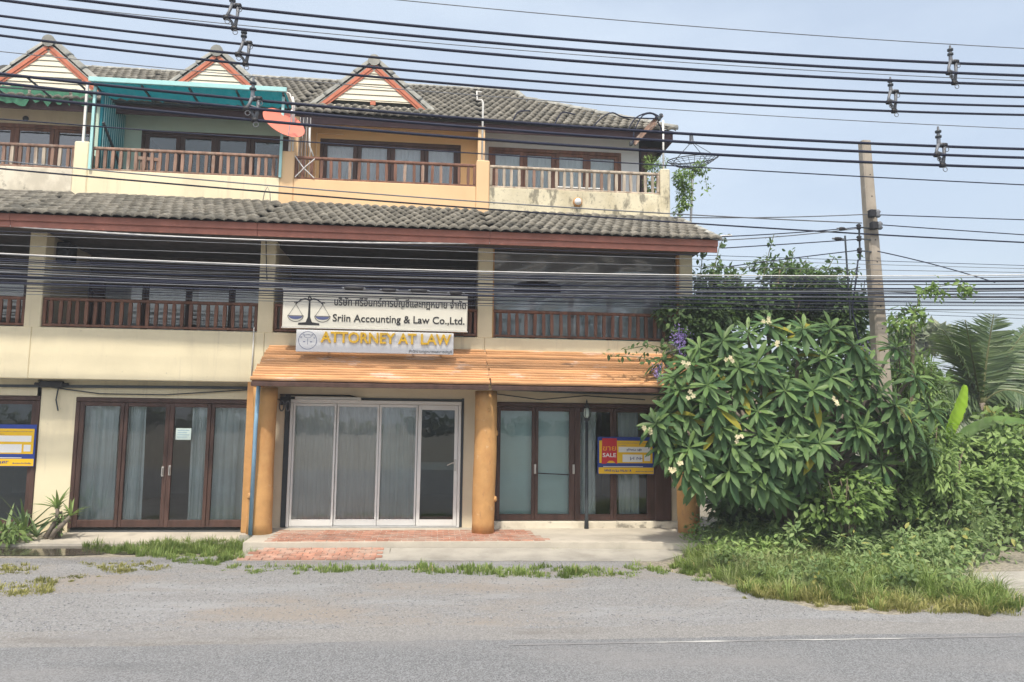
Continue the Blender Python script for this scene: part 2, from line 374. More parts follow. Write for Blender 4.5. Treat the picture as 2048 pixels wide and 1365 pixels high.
# ================================================================== SETTING: ground, road, gravel, porch
def groundmat(name, base, spread, cell, dirt, dirt_sc, lo, hi, amt, bump, extra=(), rough=.9):
    mt = bpy.data.materials.new(name); mt.use_nodes = True
    nt = mt.node_tree; bs = nt.nodes['Principled BSDF']
    pos = nt.nodes.new('ShaderNodeNewGeometry').outputs['Position']
    vo = nt.nodes.new('ShaderNodeTexVoronoi'); vo.inputs['Scale'].default_value = cell
    nt.links.new(pos, vo.inputs['Vector'])
    bw = nt.nodes.new('ShaderNodeRGBToBW'); nt.links.new(vo.outputs['Color'], bw.inputs['Color'])
    c = _mixc(nt, tuple(x*(1-spread) for x in base), tuple(x*(1+spread) for x in base), _ramp(nt, bw.outputs['Val'], .2, .8))
    c = _mixc(nt, c, dirt, 0.0) if False else c
    f = _ramp(nt, _noise(nt, pos, dirt_sc, 6, .62, (.45, 1, 1)), lo, hi)
    mu = nt.nodes.new('ShaderNodeMath'); mu.operation = 'MULTIPLY'; mu.inputs[1].default_value = amt; nt.links.new(f, mu.inputs[0])
    c = _mixc(nt, c, dirt, mu.outputs[0])
    for (dc, ds, a, b, am, st) in extra:
        g = _ramp(nt, _noise(nt, pos, ds, 6, .65, st), a, b)
        m2 = nt.nodes.new('ShaderNodeMath'); m2.operation = 'MULTIPLY'; m2.inputs[1].default_value = am; nt.links.new(g, m2.inputs[0])
        c = _mixc(nt, c, dc, m2.outputs[0])
    nt.links.new(c, bs.inputs['Base Color']); bs.inputs['Roughness'].default_value = rough; bs.inputs['Specular IOR Level'].default_value = .25
    bn = nt.nodes.new('ShaderNodeBump'); bn.inputs['Distance'].default_value = bump
    h = nt.nodes.new('ShaderNodeMath'); h.operation = 'ADD'
    nt.links.new(bw.outputs['Val'], h.inputs[0]); nt.links.new(_noise(nt, pos, cell*.4, 5, .7), h.inputs[1])
    nt.links.new(h.outputs[0], bn.inputs['Height']); nt.links.new(bn.outputs['Normal'], bs.inputs['Normal'])
    return mt
MT['earth'] = groundmat('earth_ground', (.27, .245, .20), .25, 30, (.17, .18, .10), .6, .52, .72, .5, .006)
MT['asphalt'] = groundmat('worn_asphalt', (.185, .190, .198), .32, 95, (.24, .235, .235), .8, .42, .75, .7, .004,
    extra=[((.085, .088, .095), 1.3, .56, .80, .55, (.2, 1, 1)), ((.25, .24, .22), 5, .62, .78, .35, (.3, 1, 1)), ((.07, .07, .075), 9, .72, .80, .5, None)], rough=.8)
MT['gravel'] = groundmat('grey_gravel', (.250, .250, .252), .22, 75, (.29, .25, .21), .75, .46, .66, .65, .009,
    extra=[((.32, .33, .345), 1.3, .48, .68, .6, (.35, 1, 1)), ((.12, .11, .10), 1.1, .66, .80, .5, (.3, 1, 1))])
MT['shoulder'] = groundmat('dusty_road_shoulder', (.245, .24, .235), .22, 80, (.215, .215, .222), 1.2, .50, .72, .6, .006,
    extra=[((.15, .135, .12), 1.7, .54, .72, .55, (.25, 1, 1))])
MT['damp'] = groundmat('damp_gravel_patch', (.185, .172, .158), .4, 60, (.235, .225, .215), 4.0, .45, .65, .8, .010, rough=.6)
MT['roadline'] = M('worn_white_road_paint', (.55, .55, .53), .8, .1, 3, .002, 60, dirts=[((.20, .20, .205), 2.2, .30, .50, .97, (.3, 1, 1))])
MT['puddle'] = M('puddle_water', (.060, .055, .042), .10, .2, 2, .0006, 8, spec=.3)
MT['stone'] = M('gravel_stone', (.27, .275, .29), .85, .2, 20, rnd=.28)

def struct(name, mb, mat, label=None, kind='structure'):
    o = mb.build(name, mat); o['kind'] = kind
    if label: o['label'] = label
    return o
def sheet(xs, ylo, yhi, z):
    mb = MB(); n = len(xs); vs = []
    for x in xs: vs += [(x, ylo(x), z), (x, yhi(x), z)]
    return mb.add(vs, [(2*i, 2*i+2, 2*i+3, 2*i+1) for i in range(n-1)])
_hn = {}
def wob(x, s=1.0, seed=0):
    """smooth 1-d value noise, about -1..1"""
    x = x*s; i = math.floor(x); t = x-i; t = t*t*(3-2*t)
    def h(k): return random.Random(k*7919+seed*104729).uniform(-1, 1)
    return h(i)*(1-t)+h(i+1)*t
def span(a, b, step): 
    n = max(2, int((b-a)/step)+1); return [a+(b-a)*i/(n-1) for i in range(n)]

struct('ground', MB().poly([(-890, -890, 0), (890, -890, 0), (890, 1490, 0), (-890, 1490, 0)]), MT['earth'], 'bare earth and short growth round the row of shophouses')
road_edge = lambda x: 7.78 + .05*wob(x, .5, 3) + .02*wob(x, 3, 4)
struct('road', sheet([-600, -60] + span(-12, 14, .15) + [60, 600], lambda x: -5.0, road_edge, .016), MT['asphalt'], 'worn grey asphalt road in front of the shophouses')
struct('road_shoulder', sheet([-600, -60] + span(-12, 14, .15) + [60, 600], lambda x: 7.6, lambda x: 8.30 + .14*wob(x, .7, 5) + .05*wob(x, 3, 6), .011), MT['shoulder'], 'pale dusty strip along the road edge')
_xs = span(.8, 14, .13)
struct('road_line', sheet(_xs + [60, 600], lambda x: 7.60 + .012*wob(x, 6, 8), lambda x: 7.645 + .014*wob(x, 5, 9) , .020), MT['roadline'], 'thin worn white edge line on the asphalt')
def lot_hi(x):
    if x > 3.2: return max(8.72 + .12*wob(x, 1.3, 13), 11.9 - (x-3.2)*2.2)
    return 12.7 + .3*wob(x, .8, 11)
struct('gravel_lot', sheet(span(-16, 13.0, .15), lambda x: 8.15, lambda x: lot_hi(x) + .08*wob(x, 4, 12), .006), MT['gravel'], 'grey gravel parking strip between road and porch')
def blob(cx, cy, rx, ry, z, seed, n=48):
    return MB().poly([(cx + rx*math.cos(a)*(1+.18*wob(a*2, 1, seed)+.05*wob(a*9, 1, seed+1)), cy + ry*math.sin(a)*(1+.22*wob(a*2.3, 1, seed+2)), z) for a in [2*math.pi*i/n for i in range(n)]])
_p = gp(60, 1104)
struct('puddle', blob(_p.x-.2, _p.y+.05, 1.75, .52, .010, 31), MT['puddle'], 'shallow dark puddle in front of the plants on the apron')
_p = gp(330, 1107)
struct('puddle', blob(_p.x, _p.y, .9, .16, .0105, 35), MT['puddle'], 'narrow wet strip of puddle water beside the grass')

# loose stones on the gravel
def stones():
    g = np.random.default_rng(5); n = 11000
    x = g.uniform(-6.5, 5.2, n); y = 8.15 + (12.4-8.15)*g.random(n)**1.3
    hi = np.array([lot_hi(a) for a in x]); keep = y < hi; x = x[keep]; y = y[keep]; n = len(x)
    s = .004 + .009*g.random(n)**2.4
    base = np.array([[1,0,0],[0,1,0],[-1,0,0],[0,-1,0],[0,0,.75],[0,0,-.4]], float)
    F0 = np.array([[0,1,4],[1,2,4],[2,3,4],[3,0,4],[1,0,5],[2,1,5],[3,2,5],[0,3,5]])
    a = g.uniform(0, 6.28, n)
    V = base[None]*s[:, None, None]*(1+.45*(g.random((n, 6, 1))-.5))
    c, q = np.cos(a)[:, None], np.sin(a)[:, None]
    Vx = V[..., 0]*c*1.3 - V[..., 1]*q; Vy = V[..., 0]*q*1.3 + V[..., 1]*c
    V = np.stack([Vx + x[:, None], Vy + y[:, None], V[..., 2] + .008], -1).reshape(-1, 3)
    F = (F0[None] + (np.arange(n)*6)[:, None, None]).reshape(-1, 3)
    o = link('gravel', np_mesh('gravel', V, F, MT['stone'])); tag(o, 'loose grey gravel stones scattered over the parking strip', 'gravel', kind='stuff')
stones()

# concrete porch and aprons
def porch_front(x): return 12.92 - .06*max(0, x-1) + .02*wob(x, 2, 41)
xs = span(-2.95, 4.95, .2)
pm = MB()
pts = [(x, porch_front(x), .18) for x in xs] + [(4.95, 14.66, .18), (-3.2, 14.66, .18), (-3.2, 13.75, .18), (-2.95, 13.7, .18)]
pm.slab(pts, .2)
porch = struct('porch_floor', pm, MT['concrete_pale'], 'raised pale concrete porch floor with brick paving')
struct('apron', MB().slab([(-11, 13.75, .05), (-3.25, 13.7, .05), (-3.22, 14.70, .10), (-11, 14.70, .10)], .12), MT['concrete_pale'], 'low concrete apron in front of the dark timber doors')
struct('concrete_pad', MB().slab([(-.62, 12.22, .015), (3.6, 12.05, .015), (4.5, 12.72, .07), (2.0, 12.84, .085), (-.60, 12.90, .09)], .09), MT['concrete'], 'broken flat concrete pad at the foot of the porch step')

def bricks(parent, poly_test, x0, x1, y0, y1, z, bw, bd, seed, skew=0.0, ramp=0.0):
    r = random.Random(seed)
    me = MB().bbox(-bw/2+.006, bw/2-.006, -bd/2+.006, bd/2-.006, -.03, .012, .006).mesh('brick', MT['brick'])
    row = 0; y = y0 + bd/2
    while y < y1:
        x = x0 + (bw/2 if row % 2 else 0)
        while x < x1:
            if poly_test(x, y):
                b = link('brick', me, parent, (x+r.uniform(-.002, .002), y+r.uniform(-.002, .002), z+ramp*(y-y0)+r.uniform(-.004, .004)), (math.atan(ramp)+r.uniform(-.012, .012), r.uniform(-.012, .012), r.uniform(-.015, .015)+skew))
            x += bw
        y += bd; row += 1
bricks(porch, lambda x, y: x < 1.75 + (13.9-y)*.25 + .1*wob(y*3, 1, 2), -2.55, 2.4, 13.00, 14.30, .176, .20, .118, 51)
bricks(struct('brick_path', MB().slab([(-2.95, 12.26, .004), (-.60, 12.26, .004), (-.62, 12.90, .094), (-2.85, 12.90, .094)], .09), MT['concrete'], 'patch of red paving bricks on the ground before the porch'),
       lambda x, y: x < -.72-.15*wob(y*4, 1, 3) and x > -2.85+(y-12.3)*.35, -2.80, -.62, 12.29, 12.88, .014, .19, .098, 52, 0, .14)

# ================================================================== THE FOUR SHOPHOUSES
BX = [-11.05, -7.05, -3.05, 0.95, 4.95]
YF, YD, YB2, YP, YB3 = 14.27, 14.65, 16.2, 15.64, 16.95     # 2nd-floor front, ground doors, 2nd back wall, 3rd parapet, 3rd back wall
EAVE_Y, EAVE_Z = 13.28, 5.50
def zlow(y): return EAVE_Z + (y - EAVE_Y)*(6.50 - EAVE_Z)/(YP - EAVE_Y)
E3Y, E3Z, S3 = 16.30, 8.72, .63
def zup(y): return E3Z + (y - E3Y)*S3

labels = ['cream shophouse at the end with torn green net above its mouldy balcony',
          'cream shophouse with the teal balcony awning and dark timber folding doors',
          'shophouse with peach-orange top floor and white aluminium sliding doors, bearing the signs',
          'end shophouse beside the frangipani, with stained parapet and clear plastic over its balcony']
units = [thing('shophouse', ((BX[k]+BX[k+1])/2, YD, 0), labels[k], 'shophouse', 'row of joined shophouses') for k in range(4)]

def baluster_mesh(w, h, mat):
    mb = MB(); d = .045
    prof = [(0, .72), (.06, .72), (.12, .95), (.5, 1.0), (.9, .95), (1.0, .72)]
    vs = []; fs = []
    for (t, k) in prof:
        for (i, j) in ((-1,-1),(1,-1),(1,1),(-1,1)): vs.append((i*w/2*k, j*d/2, t*h))
    for q in range(len(prof)-1):
        for a in range(4): fs.append((q*4+a, q*4+(a+1) % 4, q*4+4+(a+1) % 4, q*4+4+a))
    fs += [(3,2,1,0), tuple(len(prof)*4-4+a for a in range(4))]
    return mb.add(vs, fs).mesh('baluster', mat)

def railing(parent, x0, x1, y, z0, z1, n, mat, seed, mat2=None, p2=0.0, label=None):
    r = random.Random(seed)
    rl = MB().bbox(x0, x1, y-.04, y+.04, z1-.055, z1, .012).build('railing', mat, parent)
    if label: rl['label'] = label
    MB().bbox(x0, x1, y-.03, y+.03, z0, z0+.045, .01).build('bottom_rail', mat, rl)
    for x in (x0+.03, x1-.03): MB().bbox(x-.028, x+.028, y-.034, y+.034, z0+.046, z1-.056, .008).build('end_post', mat, rl)
    w = .062; h = z1-z0-.1
    ma = baluster_mesh(w, h, mat); mb_ = baluster_mesh(w, h, mat2) if mat2 else None
    for i in range(n):
        x = x0 + .06 + (x1-x0-.12)*(i+.5)/n
        link('baluster', mb_ if (mb_ and r.random() < p2) else ma, rl, (x + r.uniform(-.008, .008), y, z0+.045), (0, r.uniform(-.022, .022), 0))
    return rl

def folding_door(parent, name, y, x0, x1, z0, z1, leaves, wood, gl, stile=.085, top=.14, bot=.14, handles=(), label=None):
    """timber frame with glazed leaves; leaves = list of (x0, x1) glass openings"""
    d = MB()
    d.bbox(x0, x1, y-.05, y+.05, z1-.08, z1, .008)          # head
    d.bbox(x0, x0+.07, y-.05, y+.05, z0, z1-.081, .008); d.bbox(x1-.07, x1, y-.05, y+.05, z0, z1-.081, .008)
    dr = d.build(name, wood, parent)
    if label: dr['label'] = label
    n = len(leaves)
    for i, (a, b) in enumerate(leaves):
        la = x0+.072 if i == 0 else (leaves[i-1][1]+a)/2+.002
        lb = x1-.072 if i == n-1 else (b+leaves[i+1][0])/2-.002
        yy = y + (.006 if i % 2 else -.006)
        s = MB()
        s.bbox(la, a, yy-.03, yy+.03, z0+.01, z1-.083, .006); s.bbox(b, lb, yy-.03, yy+.03, z0+.01, z1-.083, .006)
        s.bbox(a, b, yy-.028, yy+.028, z1-.083-top, z1-.084, .006); s.bbox(a, b, yy-.028, yy+.028, z0+.011, z0+bot, .006)
        s.build('door_leaf', wood, dr)
        MB().box(a-.01, b+.01, yy-.004, yy+.004, z0+bot-.01, z1-.083-top+.01).build('pane', gl, dr)
    for (hx, hz) in handles:
        h = MB(); h.bbox(hx-.022, hx+.022, y-.058, y-.03, hz-.09, hz+.09, .006); h.bar((hx, y-.085, hz-.06), (hx, y-.085, hz+.06), .016)
        h.bar((hx, y-.09, hz-.055), (hx, y-.05, hz-.055), .014); h.bar((hx, y-.09, hz+.055), (hx, y-.05, hz+.055), .014)
        h.build('handle', MT['chrome'], dr)
    return dr

def curtain(x0, x1, y, z0, z1, mat, label, folds=9, amp=.035, seed=1, group=None):
    r = random.Random(seed); n = max(16, int(folds*8)); mb = MB(); vs = []; fs = []
    ph = [r.uniform(0, 6.28) for _ in range(3)]
    rows = [0, .12, .5, 1.0]
    for t in rows:
        for i in range(n+1):
            u = i/n
            a = amp*(.55+.45*t)
            dy = a*math.sin(folds*6.28*u+ph[0]) + a*.5*math.sin(folds*2.3*6.28*u+ph[1]+t*.8) + a*.4*math.sin(3*6.28*u+ph[2])
            x = x0+(x1-x0)*u + .012*math.sin(t*3+u*14+ph[1])
            vs.append((x, y+dy, z1+(z0-z1)*t))
    for k in range(len(rows)-1):
        for i in range(n): fs.append((k*(n+1)+i, k*(n+1)+i+1, (k+1)*(n+1)+i+1, (k+1)*(n+1)+i))
    o = mb.add(vs, fs).build('curtain', mat, None, True)
    return tag(o, label, 'curtain', group)

# tile mesh (one barrel-shaped interlocking tile)
TW, TL, TE = .182, .40, .325
def tile_mesh():
    n = 6; vs = []; fs = []
    for j, (v, lift) in enumerate(((0, .046), (TL*.5, .026), (TL, .004))):
        for i in range(n+1):
            u = i/n
            h = .048*math.sin(math.pi*u)**1.1
            sc = -.028*math.sin(math.pi*u) if j == 0 else 0     # rounded lower lip
            vs.append(((u-.5)*TW*1.04, v+sc, h+lift))
    b = len(vs)
    for i in range(n+1):
        u = i/n; vs.append(((u-.5)*TW*1.04, -.028*math.sin(math.pi*u)+.004, .048*math.sin(math.pi*u)**1.1*.8+.004))
    for j in range(2):
        for i in range(n): fs.append((j*(n+1)+i, j*(n+1)+i+1, (j+1)*(n+1)+i+1, (j+1)*(n+1)+i))
    for i in range(n): fs.append((b+i, b+i+1, i+1, i))
    return vs, fs
_tv, _tf = tile_mesh()
TILE_ME = MB().add(_tv, _tf).mesh('roof_tile', MT['tile'], smooth=True)

def tile_field(parent, x0, x1, y0, y1, zf, slope, seed, limit=None, keep=None, per=None):
    """individual tiles first (nearest the eave), the rest joined as stuff"""
    r = random.Random(seed); cs = math.cos(slope); row = 0; cnt = 0
    V = []; F = []
    tv = np.array(_tv); tf = np.array([f for f in _tf])
    y = y0
    while y < y1 - .02:
        off = (row % 2)*.5*TW
        ncol = int(round((x1-x0)/TW))
        for c in range(ncol + (1 if off else 0)):
            x = x0 + (c+.5)*TW - off
            if x < x0+.02 or x > x1-.02:
                continue
            if keep and not keep(x, y): continue
            p = (x + r.uniform(-.006, .006), y + r.uniform(-.010, .010), zf(y) + r.uniform(0, .006))
            e = (slope + r.uniform(-.02, .02), r.uniform(-.03, .03), r.uniform(-.02, .02))
            if limit is None or cnt < limit:
                link('roof_tile', TILE_ME, parent, p, e); cnt += 1
            else:
                mt = np.array(Euler(e).to_matrix()); n0 = sum(len(a) for a in V)
                V.append(tv @ mt.T + np.array(p)); F.append(tf + n0)
        y += TE*cs; row += 1
    if V:
        o = link('upper_roof_tiles', np_mesh('upper_roof_tiles', np.concatenate(V), np.concatenate(F), MT['tile'], True, wl(parent)), parent)
        o['kind'] = 'stuff'

def cap_mesh(L=.40, r=.13):
    n = 8; vs = []; fs = []
    for (v, k) in ((-.02, 1.08), (.05, 1.04), (L, .92)):
        for i in range(n+1):
            a = math.pi*(i/n); vs.append((math.cos(a)*r*k, v, math.sin(a)*r*k*.95))
    for j in range(2):
        for i in range(n): fs.append((j*(n+1)+i, j*(n+1)+i+1, (j+1)*(n+1)+i+1, (j+1)*(n+1)+i))
    fs.append(tuple(range(n, -1, -1)))
    return MB().add(vs, fs).mesh('ridge_tile', MT['cap'], smooth=True)
CAP_ME = cap_mesh(); CAP_S = cap_mesh(.36, .085)
def caps(parent, p, q, me, step=.36, upv=(0, 0, 1)):
    p = Vector(p); q = Vector(q); d = (q-p); L = d.length; d.normalize(); n = max(1, round(L/step))
    z = Vector(upv); x = d.cross(z).normalized(); z = x.cross(d)
    rot = Matrix((x, d, z)).transposed().to_euler()
    for i in range(n):
        e = Euler((rot.x+rng.uniform(-.02, .02), rot.y+rng.uniform(-.02, .02), rot.z+rng.uniform(-.02, .02)))
        link('ridge_tile', me, parent, p + d*(L*i/n), e)

DW2 = {}
for k, U in enumerate(units):
    xa, xb = BX[k], BX[k+1]
    # ---- shell: floors, party walls, rear wall
    s = MB(); xe = xb if k < 3 else xb
    s.box(xa+.003, xb-.003, YD+.12, 22.0, -.05, .12)
    s.box(xa+.003, xb-.003, YF+.16, 22.0, 2.80, 2.98)
    s.box(xa+.003, xb-.003, YP+.16, 22.0, 6.30, 6.48)
    s.box(xa+.003, xb-.003, 21.9, 22.05, .12, 9.2)
    s.build('floor_slab', MT['inside'], U)
    MB().box(xa-.06, xa+.06, YD+.121, 21.9, .12, 2.8).build('party_wall', MT['inside'], U)
    MB().box(xa-.075, xa+.075, YF+.29, YB2, 2.985, 5.425).build('party_wall', MT['beige_wall'], U)
    MB().box(xa-.07, xa+.07, YB2+.001, 21.9, 2.985, 6.29).build('party_wall', MT['inside'], U)
    MB().box(xa-.075, xa+.075, YP+.21, E3Y+.04, 6.485, 7.45).box(xa-.075, xa+.075, E3Y+.041, YB3, 6.485, 8.62).build('party_wall', [MT['cream'], MT['green_wall'], MT['peach'], MT['peach']][k], U)
    MB().box(xa-.06, xa+.06, YB3+.001, 21.9, 6.485, 8.9).build('party_wall', MT['inside'], U)
    if k == 3:
        MB().box(xb-.08, xb, YD+.121, 21.9, .12, 2.8).build('side_wall', MT['cream'], U)
        MB().box(xb-.08, xb, YF+.30, YB2, 2.985, 5.425).build('side_wall', MT['cream'], U)
        MB().box(xb-.24, xb-.1, YB3+.001, 21.9, 6.485, 8.57).build('side_wall', MT['fascia_dark'], U)
    # ---- second floor front: wall, columns
    MB().bbox(xa+.002, xb-.002, YF, YF+.15, 2.80, 3.715, .012).build('balcony_wall', MT['cream'], U)
    MB().bbox(xa-.14, xa+.14, YF-.004, YF+.29, 3.7, 5.42, .012).build('column', MT['cream'], U)
    if k == 3:
        MB().bbox(xb-.24, xb+.02, YF-.004, YF+.29, 3.7, 5.42, .012).build('column', MT['cream'], U)
    railing(U, xa+.145, xb-.145 - (.1 if k == 3 else 0), YF+.06, 3.735, 4.25, 24 if k < 3 else 21, MT['wood'], 100+k)
    # ---- ceiling over the 2nd-floor balcony, fascia, lower roof
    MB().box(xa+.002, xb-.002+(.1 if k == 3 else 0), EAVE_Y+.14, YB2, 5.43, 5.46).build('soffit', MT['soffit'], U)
    lr = MB().slab([(xa+.001, EAVE_Y+.05, zlow(EAVE_Y+.05)-.02), (xb-.001+(.16 if k == 3 else 0), EAVE_Y+.05, zlow(EAVE_Y+.05)-.02), (xb-.001+(.16 if k == 3 else 0), YP+.12, zlow(YP+.12)-.02), (xa+.001, YP+.12, zlow(YP+.12)-.02)], .03).build('lower_roof', MT['deck'], U)
    fx1 = xb + (.17 if k == 3 else -.002)
    MB().bbox(xa+.002, fx1, EAVE_Y+.02, EAVE_Y+.05, 5.375, 5.495, .005).build('fascia_board', MT['fascia'], lr)
    MB().bbox(xa+.002, fx1, EAVE_Y+.055, EAVE_Y+.085, 5.27, 5.38, .005).build('fascia_board', MT['fascia'], lr)
    if k == 3:
        sb = MB(); sb.bar((fx1-.02, EAVE_Y+.09, 5.38), (fx1-.02, YP, 6.36), .03, .17); sb.build('verge_board', MT['fascia_dark'], lr)
        caps(lr, (fx1-.02, EAVE_Y+.0, EAVE_Z+.0), (fx1-.02, YP-.1, 6.46), CAP_S, .34)
    sl = math.atan2(6.50-EAVE_Z, YP-EAVE_Y)
    tile_field(lr, xa if k else -9.2, xb+(.15 if k == 3 else 0), EAVE_Y-.05, YP, zlow, sl, 200+k)
    # ---- third floor parapet, posts, railing, back wall
    pm = [MT['cream_mould'], MT['cream'], MT['peach'], MT['cream_dirty']][k]
    MB().bbox(xa+.142 if k in (1, 3) else xa+.142, xb-.142 if k < 3 else xb+.02, YP, YP+.15, 6.42, 7.03, .012).build('parapet', pm, U)
    MB().bbox(xa-.14, xa+.14, YP-.012, YP+.20, 6.42, 7.60, .02).build('parapet_post', [pm, MT['cream'], MT['peach'], MT['peach']][k], U)
    if k == 3: MB().bbox(xb-.19, xb+.022, YP-.012, YP+.20, 6.42, 7.60, .02).build('parapet_post', pm, U)
    m1, m2, pp, nb = [(MT['wood_rail3'], MT['wood_grey'], .5, 24), (MT['wood_rail3'], None, 0, 24), (MT['wood'], MT['wood_rail3'], .25, 19), (MT['wood_grey'], MT['wood_rail3'], .15, 22)][k]
    railing(U, xa+.145, xb-.145-(.05 if k == 3 else 0), YP+.07, 7.035, 7.52, nb, m1, 300+k, m2, pp)
    wm = [MT['beige_wall'], MT['green_wall'], MT['peach_wall'], MT['white_wall']][k]
    x0, x1 = [(-10.7, -7.35), (-6.42, -3.30), (-2.61, .52), (1.15, 4.23)][k]
    w = MB(); wr = xb - (.30 if k == 3 else .003)
    w.box(xa+.08, x0, YB3, YB3+.12, 6.485, 9.05); w.box(x1, wr, YB3, YB3+.12, 6.485, 9.05); w.box(x0, x1, YB3, YB3+.12, 8.385, 9.05)
    w.build('back_wall', wm, U)
    n = 4; wd = (x1-x0-.14)/n; lv = [(x0+.07+wd*i+.10, x0+.07+wd*(i+1)-.05 if i < n-1 else x1-.15) for i in range(n)]
    lv = [(x0+.07+wd*i+.09, x0+.07+wd*(i+1)-.09) for i in range(n)]
    folding_door(U, 'balcony_door', YB3+.03, x0+.003, x1-.003, 6.50, 8.38, lv, [MT['wood'], MT['wood_dark'], MT['wood_dark'], MT['wood']][k], [MT['glass_mirror'], MT['glass_dark'], MT['glass_clear'], MT['glass_clear']][k], top=.06, bot=.2)
    # ---- second floor back wall with folding doors
    xc0, xc1 = xa+.075, xb-.075-(.08 if k == 3 else 0)
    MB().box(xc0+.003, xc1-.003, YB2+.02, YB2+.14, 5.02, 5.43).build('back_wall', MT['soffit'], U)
    wd = (xc1-xc0-.42)/4
    lv = [(xc0+.28+wd*i+.02, xc0+.28+wd*(i+1)-.10) for i in range(4)]
    folding_door(U, 'balcony_door', YB2+.06, xc0+.003, xc1-.003, 2.99, 5.015, lv, MT['wood_dark'], MT['glass_slide'], top=.10, bot=.3)
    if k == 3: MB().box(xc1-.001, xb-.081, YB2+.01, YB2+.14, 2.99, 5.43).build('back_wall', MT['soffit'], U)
    # ---- upper roof
    xr = xb - .001
    ur = MB()
    if k < 3:
        ur.slab([(xa+.001, E3Y+.04, zup(E3Y+.04)-.02), (xr, E3Y+.04, zup(E3Y+.04)-.02), (xr, 20.0, zup(20.0)-.02), (xa+.001, 20.0, zup(20.0)-.02)], .04)
        ur.slab([(xa+.001, 20.0, zup(20.0)-.021), (xr, 20.0, zup(20.0)-.021), (xr, 23.5, zup(20.0)-2.1), (xa+.001, 23.5, zup(20.0)-2.1)], .04)
    else:
        HC, HT = Vector((5.30, 16.34, zup(16.34)-.02)), Vector((2.20, 19.0, zup(19.0)-.02))
        ur.slab([(xa+.001, E3Y+.04, zup(E3Y+.04)-.02), (HC.x, E3Y+.04, zup(E3Y+.04)-.02), tuple(HT), (2.10, 20.0, zup(20.0)-.02), (xa+.001, 20.0, zup(20.0)-.02)], .04)
        ur.slab([tuple(HC), (5.30, 22.0, HC.z), (2.25, 22.0, HT.z), tuple(HT + Vector((.004, 0, 0)))], .04)
        ur.slab([(xa+.001, 20.0, zup(20.0)-.021), (2.1, 20.0, zup(20.0)-.021), (2.1, 23.5, zup(20.0)-2.1), (xa+.001, 23.5, zup(20.0)-2.1)], .04)
    uro = ur.build('upper_roof', MT['deck'], U)
    gx = [-8.48, -4.94, -1.485, None][k]
    GY = 17.0
    def keep(x, y, gx=gx, k=k):
        if k == 3:
            lim = 5.30 + (y-16.34)*(2.20-5.30)/(19.0-16.34) if y < 19 else 2.15
            return x < lim+.02
        if k == 0 and x < -9.4: return False
        if gx is not None and y > GY-.12:
            return abs(x-gx) > 1.25 - (y-GY)*.72 - .05
        return True
    tile_field(uro, xa, xb+(.4 if k == 3 else 0), E3Y-.05, 19.95, zup, math.atan(S3), 400+k, 150, keep)
    e1 = xb + (.30 if k == 3 else -.002)
    MB().bbox(xa+.002, e1, E3Y+.06, E3Y+.09, 8.49, 8.69, .005).build('fascia_board', MT['fascia_dark'], uro)
    xs_ = e1-.02 if k == 3 else xb-.004
    MB().slab([(xa+.004, E3Y+.10, zup(E3Y+.10)-.075), (xs_, E3Y+.10, zup(E3Y+.10)-.075), (xs_, YB3, zup(YB3)-.075), (xa+.004, YB3, zup(YB3)-.075)], .012).build('soffit', MT['soffit_bounce'], uro)  # added pale board below the deck, reflects light onto the top-floor back wall
    if k == 3:
        MB().box(xb-.29, e1, YB3+.13, 21.5, 8.58, 8.61).build('soffit', MT['fascia_dark'], uro)
        MB().bbox(e1+.001, e1+.03, E3Y+.06, 21.5, 8.49, 8.69, .005).build('fascia_board', MT['fascia_dark'], uro)
        caps(uro, HC + Vector((.02, -.05, .05)), HT + Vector((0, 0, .05)), CAP_S, .36)
        caps(uro, HT + Vector((-.03, 0, .06)), (2.07, 20.0, zup(20.0)+.03), CAP_S, .3)
    # ridge caps
    caps(uro, (xa if k else -9.6, 20.0, zup(20.0)+.01), (xb if k < 3 else 2.1, 20.0, zup(20.0)+.01), CAP_S, .36)
    # ---- gable dormer
    if gx is not None:
        zb, za, hw = zup(GY)-.02, 10.24, 1.25
        gb = MB(); g0 = GY
        back = GY + (za - zb)/S3
        gb.slab([(gx-hw-.1, g0-.05, zb-.06), (gx, g0-.05, za), (gx, back, za), (gx-hw-.1, g0+.1, zb-.06)][::-1], .03)
        gb.slab([(gx, g0-.05, za), (gx+hw+.1, g0-.05, zb-.06), (gx+hw+.1, g0+.1, zb-.06), (gx, back, za)][::-1], .03)
        go = gb.build('gable', MT['cap'], U)
        def barge(s, a, b, dz, th, w, y):
            L = [Vector((gx+s*hw*a_, y, za-(za-zb)*a_-dz)) for a_ in (a, b)]
            return MB().bar(L[0], L[1], th, w, up=(0, 1, 0))
        for s_ in (-1, 1):
            def P(t, dz, y): return Vector((gx+s_*(hw+.06)*t, y, za-(za-zb+.05)*t-dz))
            MB().bar(P(0.0, .075, GY-.045), P(1.0, .075, GY-.045), .075, .025, up=(0, 1, 0)).build('barge_board', MT['barge'], go)
            MB().bar(P(0.03, .145, GY-.030), P(.98, .145, GY-.030), .065, .022, up=(0, 1, 0)).build('barge_board', MT['barge'], go)
            caps(go, P(1.03, -.05, GY+.06), P(.04, -.05, GY+.06), CAP_ME, .385, (s_*.6, 0, .8))
        # round end tile at the apex and ridge running back
        caps(go, (gx, GY-.06, za+.02), (gx, back, za+.02), CAP_ME, .4)
        MB().lathe((gx, GY-.06, za+.03), [(.02, -.02), (.125, -.015), (.135, .03)], 14, (0, -1, 0)).build('apex_disc', MT['cap'], go)
        # horizontal siding boards
        nb_ = 8; z = zb - .05; hh = (za - .14 - z)/nb_
